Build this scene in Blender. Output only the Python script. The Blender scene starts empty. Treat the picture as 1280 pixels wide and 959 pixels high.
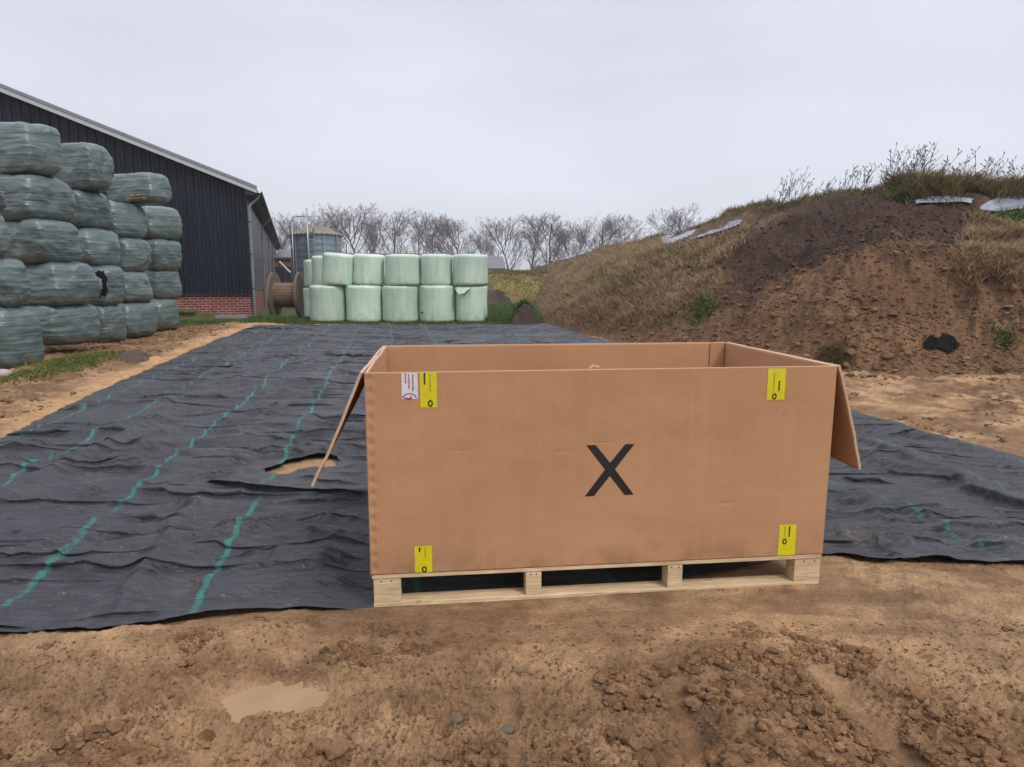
import bpy, math, random
import numpy as np
from mathutils import Vector, Matrix
R = math.radians
random.seed(4); rng = np.random.default_rng(7)
scene = bpy.context.scene
# ------------------------------------------------------------ camera, sky, sun, exposure
FPX = 855.0; EYE = 1.6; PITCH = 0.1515
cd = bpy.data.cameras.new('camera'); cam = bpy.data.objects.new('camera', cd); scene.collection.objects.link(cam)
cd.sensor_width = 36; cd.lens = FPX / 1280 * 36; cd.clip_end = 5000; cd.clip_start = 0.05
cam.location = (0, 0, EYE); cam.rotation_euler = (math.pi / 2 - PITCH, 0, 0)
scene.camera = cam
w = bpy.data.worlds.new('World'); scene.world = w; w.use_nodes = True
nt = w.node_tree; nt.nodes.clear()
SUN_EL, SUN_AZ = 50, 136          # behind the camera, a little to the right
def wn(t, **k):
    n = nt.nodes.new(t)
    for a, b in k.items(): setattr(n, a, b)
    return n
sky = wn('ShaderNodeTexSky', sky_type='NISHITA', sun_disc=False, sun_elevation=R(SUN_EL), sun_rotation=R(SUN_AZ), dust_density=4.0, air_density=1.0)
tc = wn('ShaderNodeTexCoord'); sep = wn('ShaderNodeSeparateXYZ'); nt.links.new(tc.outputs['Generated'], sep.inputs[0])
ramp = wn('ShaderNodeValToRGB')
er = ramp.color_ramp; er.elements[0].position = 0.0; er.elements[0].color = (6.1, 6.25, 6.9, 1)
er.elements[1].position = 0.9; er.elements[1].color = (11.5, 11.8, 12.9, 1)
e = er.elements.new(0.14); e.color = (5.85, 6.05, 6.75, 1)
e = er.elements.new(0.38); e.color = (5.6, 5.8, 6.5, 1)
nt.links.new(sep.outputs['Z'], ramp.inputs[0])
cn = wn('ShaderNodeTexNoise'); cn.inputs['Scale'].default_value = 1.6; cn.inputs['Detail'].default_value = 3
mp = wn('ShaderNodeMapping'); mp.inputs['Scale'].default_value = (1, 1, 3.2)
nt.links.new(tc.outputs['Generated'], mp.inputs[0]); nt.links.new(mp.outputs[0], cn.inputs['Vector'])
cr = wn('ShaderNodeMapRange'); cr.inputs[1].default_value = .3; cr.inputs[2].default_value = .7; cr.inputs[3].default_value = .90; cr.inputs[4].default_value = 1.12
nt.links.new(cn.outputs[0], cr.inputs[0])
cm = wn('ShaderNodeVectorMath', operation='SCALE'); nt.links.new(ramp.outputs[0], cm.inputs[0]); nt.links.new(cr.outputs[0], cm.inputs['Scale'])
mx = wn('ShaderNodeMix', data_type='RGBA'); mx.inputs[0].default_value = 0.94
nt.links.new(sky.outputs[0], mx.inputs[6]); nt.links.new(cm.outputs[0], mx.inputs[7])
bg = wn('ShaderNodeBackground'); bg.inputs[1].default_value = 0.1
nt.links.new(mx.outputs[2], bg.inputs[0])
wo = wn('ShaderNodeOutputWorld'); nt.links.new(bg.outputs[0], wo.inputs[0])
sd = bpy.data.lights.new('sun', 'SUN'); sd.energy = 1.4; sd.angle = R(14); sd.color = (1, .96, .9)
sun = bpy.data.objects.new('sun', sd); scene.collection.objects.link(sun)
sdir = Vector((math.sin(R(SUN_AZ)) * math.cos(R(SUN_EL)), math.cos(R(SUN_AZ)) * math.cos(R(SUN_EL)), math.sin(R(SUN_EL))))
sun.rotation_euler = sdir.to_track_quat('Z', 'Y').to_euler()
scene.view_settings.view_transform = 'Standard'; scene.view_settings.look = 'None'
scene.view_settings.exposure = 0.36; scene.view_settings.gamma = 1
scene.render.resolution_x = 1024; scene.render.resolution_y = 767
scene.render.engine = 'CYCLES'
COL = scene.collection

# ------------------------------------------------------------ helpers
CP, SP = math.cos(PITCH), math.sin(PITCH)
def ray(u, v):
    x = (u - 640) / FPX; y = (v - 479.5) / FPX
    return np.array([x, CP - y * SP, -SP - y * CP])
def GP(u, v, z=0.0):                 # point of the level z seen at a place of the photograph
    d = ray(u, v); t = (z - EYE) / d[2]; return np.array([d[0] * t, d[1] * t, z])
def YP(u, v, y):                     # point at distance y
    d = ray(u, v); t = y / d[1]; return np.array([d[0] * t, y, EYE + d[2] * t])
def PJ(x, y, z):
    z = z - EYE; c = y * CP - z * SP; c = np.where(np.abs(c) < 1e-3, 1e-3, c)
    return 640 + FPX * x / c, 479.5 - FPX * (y * SP + z * CP) / c

def vhash(ix, iy, s):
    h = (ix.astype(np.int64) * 374761393 + iy.astype(np.int64) * 668265263 + s * 1442695041) & 0xffffffff
    h = ((h ^ (h >> 13)) * 1274126177) & 0xffffffff
    return ((h ^ (h >> 16)) & 0xffff) / 65535.0
def vnoise(x, y, s=0):
    x = np.asarray(x, float); y = np.asarray(y, float)
    ix = np.floor(x); iy = np.floor(y); fx = x - ix; fy = y - iy
    fx = fx * fx * fx * (fx * (fx * 6 - 15) + 10); fy = fy * fy * fy * (fy * (fy * 6 - 15) + 10)
    a = vhash(ix, iy, s); b = vhash(ix + 1, iy, s); c = vhash(ix, iy + 1, s); d = vhash(ix + 1, iy + 1, s)
    return (a * (1 - fx) + b * fx) * (1 - fy) + (c * (1 - fx) + d * fx) * fy
def fbm(x, y, o=4, s=0, g=0.5):      # about -1..1
    t = 0; a = 1; n = 0
    for k in range(o):
        c, q = math.cos(.6 * k + .3), math.sin(.6 * k + .3)
        t = t + a * (vnoise((x * c - y * q) * 2 ** k + 11.3 * k, (x * q + y * c) * 2 ** k - 7.1 * k, s + k) * 2 - 1); n += a; a *= g
    return t / n * 1.6
def ridged(x, y, o=3, s=0):
    t = 0; a = 1; n = 0
    for k in range(o):
        t = t + a * (1 - np.abs(vnoise(x * 2 ** k + 3.3 * k, y * 2 ** k + 5.7 * k, s + k) * 2 - 1)); n += a; a *= .5
    return t / n
def sstep(a, b, x):
    t = np.clip((x - a) / (b - a), 0, 1); return t * t * (3 - 2 * t)

def mesh_np(name, verts, faces, mat=None, parent=None, smooth=True, attrs=None, uv=None):
    """verts (n,3), faces (m,k) array or list of such arrays"""
    me = bpy.data.meshes.new(name)
    verts = np.asarray(verts, np.float32)
    fl = faces if isinstance(faces, list) else [faces]
    fl = [np.asarray(f, np.int32) for f in fl if len(f)]
    me.vertices.add(len(verts)); me.vertices.foreach_set('co', verts.ravel())
    loops = np.concatenate([f.ravel() for f in fl]); tot = np.concatenate([np.full(len(f), f.shape[1], np.int32) for f in fl])
    st = np.concatenate([[0], np.cumsum(tot)[:-1]]).astype(np.int32)
    me.loops.add(len(loops)); me.loops.foreach_set('vertex_index', loops)
    me.polygons.add(len(tot)); me.polygons.foreach_set('loop_start', st); me.polygons.foreach_set('loop_total', tot)
    me.polygons.foreach_set('use_smooth', np.full(len(tot), smooth))
    me.update(calc_edges=True)
    for k, a in (attrs or {}).items():
        a = np.asarray(a, np.float32)
        if a.ndim == 1:
            at = me.attributes.new(k, 'FLOAT', 'POINT'); at.data.foreach_set('value', a)
        else:
            at = me.attributes.new(k, 'FLOAT_COLOR', 'POINT'); at.data.foreach_set('color', np.concatenate([a, np.ones((len(a), 1), np.float32)], 1).ravel())
    if uv is not None:
        l = me.uv_layers.new(name='UVMap'); l.data.foreach_set('uv', np.asarray(uv, np.float32)[loops].ravel())
    me.validate()
    if mat: me.materials.append(mat)
    o = bpy.data.objects.new(name, me); COL.objects.link(o)
    if parent: o.parent = parent
    return o
class MB:
    """collects polygons for ONE mesh"""
    def __init__(s): s.v = []; s.f = []
    def add(s, vs, fs):
        b = len(s.v); s.v += [tuple(p) for p in vs]; s.f += [tuple(i + b for i in f) for f in fs]; return s
    def box(s, x0, x1, y0, y1, z0, z1, M=None):
        vs = [(x, y, z) for x in (x0, x1) for y in (y0, y1) for z in (z0, z1)]
        if M is not None: vs = [tuple(M @ Vector(p)) for p in vs]
        return s.add(vs, [(0, 1, 3, 2), (4, 6, 7, 5), (0, 4, 5, 1), (2, 3, 7, 6), (0, 2, 6, 4), (1, 5, 7, 3)])
    def tube(s, p0, p1, r0, r1=None, n=10, cap=True):
        r1 = r0 if r1 is None else r1; p0 = Vector(p0); p1 = Vector(p1); d = (p1 - p0).normalized()
        a = d.orthogonal().normalized(); b = d.cross(a); vs = []
        for p, r in ((p0, r0), (p1, r1)):
            for k in range(n):
                t = 2 * math.pi * k / n; vs.append(p + (a * math.cos(t) + b * math.sin(t)) * r)
        fs = [(k, (k + 1) % n, n + (k + 1) % n, n + k) for k in range(n)]
        if cap: fs += [tuple(range(n))[::-1], tuple(range(n, 2 * n))]
        return s.add(vs, fs)
    def build(s, name, mat, parent=None, smooth=False, bevel=0, M=None):
        me = bpy.data.meshes.new(name); me.from_pydata(s.v, [], s.f); me.update()
        o = bpy.data.objects.new(name, me); COL.objects.link(o)
        if M is not None: me.transform(M)
        if smooth: me.polygons.foreach_set('use_smooth', [True] * len(me.polygons))
        if mat: me.materials.append(mat)
        if bevel:
            m = o.modifiers.new('bevel', 'BEVEL'); m.width = bevel; m.segments = 2; m.limit_method = 'ANGLE'
        if parent: o.parent = parent
        return o
def empty(name, loc=(0, 0, 0), rz=0):
    o = bpy.data.objects.new(name, None); COL.objects.link(o); o.location = loc; o.rotation_euler = (0, 0, rz); o.empty_display_size = .1; return o
def tag(o, label=None, cat=None, group=None, kind=None):
    if label: o['label'] = label
    if cat: o['category'] = cat
    if group: o['group'] = group
    if kind: o['kind'] = kind
    return o
def copy_tree(o, parent=None):
    c = o.copy(); COL.objects.link(c); c.parent = parent
    for ch in list(o.children): copy_tree(ch, c)
    return c
def grid_faces(nr, nc):
    i = np.arange(nr * nc).reshape(nr, nc)
    return np.stack([i[:-1, :-1].ravel(), i[:-1, 1:].ravel(), i[1:, 1:].ravel(), i[1:, :-1].ravel()], 1)

# ------------------------------------------------------------ materials
class NT:
    def __init__(s, name):
        s.m = bpy.data.materials.new(name); s.m.use_nodes = True; s.t = s.m.node_tree; s.b = s.t.nodes['Principled BSDF']
    def n(s, t, **k):
        n = s.t.nodes.new(t)
        for a, b in k.items():
            if a.startswith('i_'):
                key = a[2:]; key = int(key) if key.isdigit() else key.replace('_', ' ')
                n.inputs[key].default_value = b
            else: setattr(n, a, b)
        return n
    def l(s, a, b): s.t.links.new(a, b)
    def coord(s, kind='Object', scale=(1, 1, 1), rot=(0, 0, 0)):
        t = s.n('ShaderNodeTexCoord'); m = s.n('ShaderNodeMapping'); m.inputs['Scale'].default_value = scale; m.inputs['Rotation'].default_value = rot
        s.l(t.outputs[kind], m.inputs[0]); return m.outputs[0]
    def noise(s, vec, scale, detail=4, rough=.55, dist=0):
        n = s.n('ShaderNodeTexNoise'); n.inputs['Scale'].default_value = scale; n.inputs['Detail'].default_value = detail
        n.inputs['Roughness'].default_value = rough; n.inputs['Distortion'].default_value = dist; s.l(vec, n.inputs['Vector']); return n.outputs[0]
    def mr(s, v, a, b, c, d):
        n = s.n('ShaderNodeMapRange'); s.l(v, n.inputs[0])
        for i, x in enumerate((a, b, c, d)): n.inputs[i + 1].default_value = x
        return n.outputs[0]
    def math(s, op, a, b=None):
        n = s.n('ShaderNodeMath', operation=op)
        for i, x in enumerate((a, b)):
            if x is None: continue
            if hasattr(x, 'links'): s.l(x, n.inputs[i])
            else: n.inputs[i].default_value = x
        return n.outputs[0]
    def mix(s, f, a, b, mode='MIX'):
        n = s.n('ShaderNodeMix', data_type='RGBA', blend_type=mode)
        for i, x in ((0, f), (6, a), (7, b)):
            if hasattr(x, 'links'): s.l(x, n.inputs[i])
            elif i == 0: n.inputs[0].default_value = x
            else: n.inputs[i].default_value = (*x, 1)
        return n.outputs[2]
    def ramp(s, v, *st):
        n = s.n('ShaderNodeValToRGB'); r = n.color_ramp
        while len(r.elements) < len(st): r.elements.new(.5)
        for e, (p, c) in zip(r.elements, st): e.position = p; e.color = (*c, 1)
        s.l(v, n.inputs[0]); return n.outputs[0]
    def scale(s, c, f):
        n = s.n('ShaderNodeVectorMath', operation='SCALE'); s.l(c, n.inputs[0]); s.l(f, n.inputs['Scale']); return n.outputs[0]
    def bump(s, h, strength=.5, dist=.01, prev=None):
        n = s.n('ShaderNodeBump'); n.inputs['Strength'].default_value = strength; n.inputs['Distance'].default_value = dist
        s.l(h, n.inputs['Height'])
        if prev: s.l(prev, n.inputs['Normal'])
        return n.outputs[0]
    def out(s, col=None, rough=None, nor=None, spec=None, metal=None):
        for key, x in (('Base Color', col), ('Roughness', rough), ('Normal', nor), ('Specular IOR Level', spec), ('Metallic', metal)):
            if x is None: continue
            if hasattr(x, 'links'): s.l(x, s.b.inputs[key])
            elif key == 'Base Color': s.b.inputs[key].default_value = (*x, 1)
            else: s.b.inputs[key].default_value = x
        return s.m
def simple(name, col, rough=.6, var=.18, scale=6, bump=0, metal=0, spec=.4, stretch=(1, 1, 1)):
    s = NT(name); v = s.coord('Object', stretch); n = s.noise(v, scale, 5)
    c = s.ramp(n, (.25, tuple(x * (1 - var) for x in col)), (.75, tuple(min(1, x * (1 + var)) for x in col)))
    return s.out(c, s.mr(n, .3, .7, max(0, rough - .08), min(1, rough + .08)), s.bump(n, .5, bump) if bump else None, spec, metal)

def soil_mat(name):                       # soil whose local kind of earth is stored with the terrain
    s = NT(name); v = s.coord('Object'); at = s.n('ShaderNodeAttribute', attribute_name='earth')
    n1 = s.noise(v, 1.1, 6, .6); n2 = s.noise(v, 9, 6, .65); n3 = s.noise(v, 60, 5, .7)
    k = s.math('ADD', s.mr(n1, .3, .7, .78, 1.2), s.mr(n2, .3, .7, -.24, .24)); k = s.math('ADD', k, s.mr(n3, .3, .7, -.26, .26))
    c = s.scale(at.outputs['Color'], k)
    fib = s.noise(s.coord('Object', (1, 1, 1)), 22, 2, .5, 1.5)
    c = s.mix(s.mr(fib, .66, .72, 0, .45), c, (.045, .028, .018))
    b = s.bump(n2, .8, .045); b = s.bump(n3, .9, .016, b); n4 = s.noise(v, 190, 3, .7); b = s.bump(n4, .6, .005, b); c = s.scale(c, s.mr(n4, .3, .7, .86, 1.14))
    return s.out(c, s.mr(n1, .3, .7, .78, .95), b, .25)
M_SOIL = soil_mat('soil')
def film_mat(name, c0, c1, rough=.38, str_=(.5, .5, 5), sc=3.2, dirt=None):
    s = NT(name); oi = s.n('ShaderNodeObjectInfo'); t = s.n('ShaderNodeTexCoord')
    mp = s.n('ShaderNodeMapping'); s.l(t.outputs['Object'], mp.inputs[0]); mp.inputs['Scale'].default_value = str_
    off = s.n('ShaderNodeVectorMath', operation='SCALE'); s.l(oi.outputs['Location'], off.inputs[0]); off.inputs['Scale'].default_value = 3.7
    s.l(off.outputs[0], mp.inputs['Location'])
    n1 = s.noise(mp.outputs[0], sc, 6, .6, .6); n2 = s.noise(mp.outputs[0], sc * 2, 2, .5, .5)
    big = s.noise(s.coord('Object'), 1.3, 3)
    c = s.ramp(s.math('ADD', s.math('MULTIPLY', n1, .6), s.math('MULTIPLY', big, .4)), (.38, c0), (.62, c1))
    br = s.mr(oi.outputs['Random'], 0, 1, .88, 1.12); c = s.scale(c, br)
    if dirt is not None:
        g = s.n('ShaderNodeSeparateXYZ'); s.l(t.outputs['Object'], g.inputs[0])
        dm = s.math('MULTIPLY', s.mr(g.outputs['Z'], -.5, -.15, 1, 0), s.mr(s.noise(s.coord('Object'), 5, 5), .42, .62, 0, .8))
        c = s.mix(dm, c, dirt)
    b = s.bump(n1, .5, .03); b = s.bump(n2, .2, .004, b)
    return s.out(c, s.mr(n2, .3, .7, rough - .08, rough + .12), b, .6)
M_DFILM = film_mat('dark_green_film', (.066, .100, .100), (.130, .172, .170), .24, (.35, .35, 9), dirt=(.12, .10, .06))
M_LFILM = film_mat('pale_green_film', (.40, .53, .42), (.54, .67, .55), .34, (3.2, 3.2, .4), 2.0, dirt=(.38, .42, .3))
def card_mat():
    s = NT('cardboard'); v = s.coord('Object'); n1 = s.noise(v, 1.4, 4); n2 = s.noise(v, 160, 3, .7); flute = s.noise(s.coord('Object', (70, 70, .6)), 2, 2)
    sc = s.noise(s.coord('Object', (5, 5, 38), (0, .25, 0)), 2.0, 3, .5, .4)
    c = s.ramp(n1, (.3, (.405, .213, .108)), (.7, (.47, .253, .132)))
    c = s.scale(c, s.mr(n2, .3, .7, .93, 1.07)); c = s.scale(c, s.mr(flute, .3, .7, .982, 1.018)); c = s.scale(c, s.mr(s.noise(s.coord('Object', (9, 9, .35)), 1.5, 3), .3, .7, .975, 1.025))
    t = s.n('ShaderNodeTexCoord'); g = s.n('ShaderNodeSeparateXYZ'); s.l(t.outputs['Object'], g.inputs[0]); dm = s.math('MULTIPLY', s.mr(g.outputs['Z'], .02, .13, .45, 0), s.mr(s.noise(v, 7, 4), .42, .6, 0, 1)); c = s.mix(dm, c, (.20, .115, .06))
    sp = s.noise(v, 45, 1); c = s.mix(s.mr(sp, .76, .79, 0, .55), c, (.16, .085, .05))
    c = s.mix(s.mr(sc, .735, .76, 0, .35), c, (.52, .34, .22))
    b = s.bump(flute, .12, .004); b = s.bump(n2, .2, .001, b)
    return s.out(c, .72, b, .3)
M_CARD = card_mat()
M_CARDEDGE = simple('cardboard_edge', (.50, .33, .21), .85, .2, 90)
def wood_mat(name, c0, c1, rough=.7, stretch=(1, 14, 14), sc=5):
    s = NT(name); v = s.coord('Object', stretch); n = s.noise(v, sc, 5, .6, 1.0); m = s.noise(s.coord('Object'), 3, 4)
    c = s.ramp(n, (.3, c0), (.7, c1)); c = s.scale(c, s.mr(m, .3, .7, .8, 1.12))
    kn = s.noise(s.coord('Object', (1, 2.2, 2.2)), 7, 1); c = s.mix(s.mr(kn, .74, .8, 0, .6), c, tuple(x * .35 for x in c0))
    return s.out(c, rough, s.bump(n, .3, .003), .3)
M_PALLET = wood_mat('pale_pallet_wood', (.46, .31, .18), (.78, .60, .38))
M_OLDWOOD = wood_mat('weathered_wood', (.10, .068, .05), (.21, .155, .115), .8)
M_MOSSWOOD = wood_mat('mossy_wood', (.08, .08, .03), (.17, .16, .05), .9)
M_BLACK = simple('black_ink', (.018, .015, .015), .6, .1)
M_YEL = simple('yellow_sticker', (.62, .55, .015), .35, .08, 30)
M_WHT = simple('white_sticker', (.66, .62, .66), .35, .05, 30)
M_RED = simple('red_ink', (.35, .03, .06), .5, .1)
M_FADE = simple('grey_ink', (.30, .26, .02), .5, .1)
M_GALV = simple('galvanised_steel', (.34, .37, .40), .42, .15, 3, .002, .55)
M_ZINC = simple('grey_gutter_metal', (.22, .24, .26), .45, .12, 3, 0, .3)
M_TRIM = simple('pale_grey_trim', (.42, .44, .47), .5, .08)
M_NAVY = simple('navy_steel_cladding', (.0085, .011, .021), .42, .25, 2, 0, 0, .28, (1, 1, .1))
M_SIDE = simple('sky_sheen_side_cladding', (.075, .082, .092), .35, .1, 2)  # this grey has the sky's grazing reflection on the sheet painted into it
M_ROOF = simple('grey_fibre_roof', (.16, .165, .17), .8, .2, 3)
M_DARKM = simple('dark_metal', (.025, .026, .03), .5, .2)
M_RUSTW = simple('rust_brown_sheet', (.21, .175, .14), .7, .25, 5)
M_FILMW = simple('milky_plastic', (.24, .25, .31), .28, .12, 4, .02)
M_FILMB = simple('black_plastic', (.007, .007, .008), .85, .2, 6, .01, 0, .1)
M_PINK = simple('pale_stone', (.36, .29, .26), .7, .2, 9, .01)
M_STONE = simple('grey_stone', (.11, .085, .065), .8, .25, 20, .01)
M_GREYROOF = simple('grey_roof_tiles', (.15, .15, .17), .7, .15, 3)
M_REDROOF = simple('red_brown_roof_tiles', (.13, .07, .055), .8, .2, 2)
M_PALEWALL = simple('pale_wall', (.5, .5, .52), .8, .1)
M_BARK = simple('bark', (.085, .078, .072), .9, .2, 2)
M_TWIG = simple('winter_twigs', (.19, .16, .155), .9, .15, .6)
def brick_mat():
    s = NT('red_brick'); t = s.n('ShaderNodeTexCoord'); b = s.n('ShaderNodeTexBrick'); s.l(t.outputs['UV'], b.inputs['Vector'])
    b.inputs['Color1'].default_value = (.20, .035, .028, 1); b.inputs['Color2'].default_value = (.14, .028, .028, 1); b.inputs['Mortar'].default_value = (.36, .27, .25, 1)
    b.inputs['Scale'].default_value = 1; b.inputs['Brick Width'].default_value = .30; b.inputs['Row Height'].default_value = .105; b.inputs['Mortar Size'].default_value = .012
    n = s.noise(s.coord('Object'), 3, 5); c = s.scale(b.outputs[0], s.mr(n, .3, .7, .75, 1.2))
    return s.out(c, .85, s.bump(b.outputs['Fac'], -.4, .01), .2)
M_BRICK = brick_mat()
def blade_mat(name, *st):
    s = NT(name); g = s.n('ShaderNodeNewGeometry'); c = s.ramp(g.outputs['Random Per Island'], *st)
    tr_ = s.n('ShaderNodeBsdfTranslucent'); s.l(c, tr_.inputs[0]); mxs = s.n('ShaderNodeMixShader'); mxs.inputs[0].default_value = .42
    s.l(s.b.outputs[0], mxs.inputs[1]); s.l(tr_.outputs[0], mxs.inputs[2]); s.l(mxs.outputs[0], s.t.nodes['Material Output'].inputs[0])
    return s.out(c, .65, None, .25)
M_DRY = blade_mat('dry_grass', (0, (.12, .075, .045)), (.25, (.28, .18, .11)), (.55, (.46, .32, .20)), (.85, (.62, .47, .30)), (1, (.20, .19, .07)))
M_DRYG = blade_mat('mixed_rank_grass', (0, (.05, .045, .02)), (.3, (.09, .095, .03)), (.6, (.20, .14, .07)), (1, (.34, .24, .13)))
M_GREEN = blade_mat('green_weeds', (0, (.03, .06, .018)), (.5, (.07, .13, .035)), (.85, (.14, .20, .05)), (1, (.22, .22, .08)))
M_STALK = blade_mat('dead_stalks', (0, (.06, .055, .05)), (1, (.14, .12, .10)))

# ------------------------------------------------------------ terrain
def polyline_dist(x, y, pts, vals=None):
    """signed distance (positive to the right/back when walking the list), value of the nearest place"""
    best = np.full(x.shape, 1e9); sg = np.ones(x.shape); val = np.zeros(x.shape)
    for i in range(len(pts) - 1):
        ax, ay = pts[i]; bx, by = pts[i + 1]; dx, dy = bx - ax, by - ay; L = dx * dx + dy * dy
        t = np.clip(((x - ax) * dx + (y - ay) * dy) / L, 0, 1)
        d = np.hypot(x - ax - t * dx, y - ay - t * dy); c = dx * (y - ay) - dy * (x - ax)
        m = d < best; best = np.where(m, d, best); sg = np.where(m, np.where(c < 0, 1, -1), sg)
        if vals is not None: val = np.where(m, vals[i] * (1 - t) + vals[i + 1] * t, val)
    return best * sg, val
TOE = [(30, 10.2), (12, 10.9), (8.6, 11.1), (6.6, 11.4), (5.3, 12.3), (4.1, 14.2), (2.95, 16.9), (1.7, 21.5), (1.1, 26), (1.2, 34), (1.6, 50), (2.2, 90)]
RPX = [(1700, 250, 17.5), (1400, 240, 17.0), (1280, 244, 16.8), (1215, 236, 16.9), (1150, 227, 17.3), (1100, 236, 18), (1000, 249, 19.5), (920, 271, 22), (870, 286, 26), (830, 296, 30), (760, 309, 36), (715, 319, 43), (685, 330, 52), (660, 338, 80)]
RP = [YP(*a) for a in RPX]; RIDGE = [(p[0], p[1]) for p in RP]; RZ = [p[2] for p in RP]
TOE = TOE[::1]
def hill_height(x, y):
    dT, _ = polyline_dist(x, y, TOE); dR, zr = polyline_dist(x, y, RIDGE, RZ)
    behind = dR > 0
    t = np.where(behind, 1.0, np.clip(dT / (dT + np.abs(dR) + 1e-6), -1, 1))
    t = np.where(dT < 0, dT / 3.0, t)
    tt = np.clip(t, 0, 1)
    prof = tt * .82 + .18 * np.sin(tt * math.pi / 2) + .06 * np.sin(tt * math.pi)
    h = np.where(t < 0, t * 1.5, zr * prof) + np.where(behind, -.05 * np.minimum(dR, 8), 0)
    # bulges of tipped earth on the near flank, and a low spoil bank at its foot
    bank = .75 * np.exp(-(((x - 7.3) / 1.9) ** 2 + ((y - 13.1) / .9) ** 2)) + .55 * np.exp(-(((x - 10.3) / 1.5) ** 2 + ((y - 12.5) / .8) ** 2)) + .4 * np.exp(-(((x - 5.4) / .9) ** 2 + ((y - 14.0) / .9) ** 2))
    env = sstep(-.02, .12, t)
    h = h + bank * env
    amp = env * np.where(behind, .6, 1)
    h = h + amp * (.22 * fbm(x * .45, y * .45, 3, 5) + .13 * fbm(x * 1.5, y * 1.5, 3, 9) + .07 * fbm(x * 4.5, y * 4.5, 3, 15) * (1.3 - .7 * sstep(.45, .6, tt)) + .035 * fbm(x * 13, y * 13, 3, 31))
    return h, t, dR, dT
# ground sheet: fine in front of the camera, coarse behind, out to the horizon
def polar_rows(r0, r1, n): return np.geomspace(r0, r1, n)
th = np.concatenate([np.linspace(R(-43), R(43), 900), np.linspace(R(43), R(360 - 43), 40)[1:-1]])
rr = np.concatenate([np.geomspace(1.15, 5, 420), np.geomspace(5, 30, 300)[1:], np.geomspace(30, 2600, 60)[1:]])
T_, R_ = np.meshgrid(th, rr); X = R_ * np.sin(T_); Y = R_ * np.cos(T_)
TL_a = lambda y: np.interp(y, [2, 4, 6.7, 9, 16, 24, 26], [-4.3, -4.35, -4.47, -4.68, -5.05, -5.18, -5.2])
def tarp_a(x, y): return x + .18 * (y - 3)
FRONT = [(-6, 2.75), (-3.4, 2.82), (-2.33, 2.9), (-1.88, 2.93), (-1.52, 3.03), (-1.15, 3.13), (-.69, 3.17), (.4, 3.3), (1.83, 3.83), (2.15, 3.79), (2.4, 3.70), (2.6, 3.72), (2.9, 3.68), (4, 3.74), (5.6, 3.9)]
def tarp_front(x): return np.interp(x, [p[0] for p in FRONT], [p[1] for p in FRONT])
TR_A, TB_Y = 5.08, 23.9
def ground_base(x, y):
    a = tarp_a(x, y)
    under = sstep(-.02, .12, y - tarp_front(x)) * sstep(-.03, .12, a - TL_a(y)) * sstep(-.03, .12, TR_A - a) * sstep(-.05, .3, TB_Y - y)
    rough = sstep(3.1, 2.35, y + .12 * fbm(x * 1.1, y * 2, 3, 77)) * sstep(-40, -1, y)
    z = .012 * fbm(x * .7, y * .7, 3, 1) + .010 * fbm(x * 3, y * 3.5, 4, 2)
    side = sstep(.1, 1.0, np.maximum(TL_a(y) - a, a - TR_A)) * sstep(60, 20, np.hypot(x, y))
    z = z + (rough * .8 + side * .9) * (.036 * fbm(x * 2.2, y * 2.4, 3, 3) + .030 * fbm(x * 7, y * 8, 3, 4)) + rough * (.026 * np.abs(fbm(x * 18, y * 20, 3, 6)) + .012 * fbm(x * 50, y * 50, 2, 8))
    z = z + (.35 + .65 * (1 - rough)) * .010 * fbm(x * 16, y * 22, 5, 12, .62) * (.5 + .9 * vnoise(x * 1.5, y * 2.5, 14)) * (R_lim(x, y))
    # broad drag marks of tyres running past the pallet
    track = np.exp(-((y - 2.62 + .05 * x) / .09) ** 2) * .6 + np.exp(-((y - 2.25 - .10 * x) / .12) ** 2) * .4
    z = z + (1 - rough) * .010 * fbm(x * 2.2 + y, y * 9, 3, 16) * R_lim(x, y) - .024 * track * (1 + .4 * np.sin(x * 40 + 3 * fbm(x * 2, y * 2, 2, 40)))
    for (cx, wd, sl, y0, y1) in ((-1.05, .055, .10, 1.2, 2.35), (.02, .035, -.08, 2.05, 2.45), (.62, .05, .05, 1.9, 2.6), (1.35, .07, -.1, 1.5, 2.7)):
        ch = np.exp(-((x - cx - sl * (y - 2)) / wd) ** 2) * sstep(y0 - .1, y0, y) * sstep(y1 + .1, y1, y)
        z = z * (1 - .8 * ch) - .022 * ch + .004 * ch * np.sin(y * 60)
    z = z + .05 * sstep(1.5, .3, np.abs(a + 5.9 - .02 * y)) * sstep(8, 11, y) * sstep(60, 20, y) * (1 + fbm(x * 2, y * 2, 3, 55))
    z = z + .12 * np.exp(-(((x + 7.9) / .9) ** 2 + ((y - 12.2) / 1.3) ** 2))
    pud = np.exp(-((((x + .93) / .30) ** 2 + ((y - 2.44) / .115) ** 2) ** 2)); prad = np.sqrt(((x + .93) / .30) ** 2 + ((y - 2.44) / .115) ** 2); z = z * (1 - .9 * pud) - .026 * pud + .014 * np.exp(-((prad - 1.4) / .22) ** 2)
    pal = sstep(.25, 0, np.abs(y - 3.75 - .11 * x) - .85) * sstep(.2, 0, np.abs(x - .45) - 1.3)
    z = z * (1 - .9 * pal) - .012 * pal
    z = z * (1 - under * .85) - .035 * under
    fall = sstep(26, 32, y) * .25
    return z - fall * .3, under, rough, side
def R_lim(x, y): return sstep(60, 15, np.hypot(x, y))
Z, under, rough, side = ground_base(X, Y)
n1 = fbm(X * .8, Y * .8, 4, 21); n2 = fbm(X * 3, Y * 3, 3, 22); n3 = fbm(X * 9, Y * 9, 3, 23)
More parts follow.
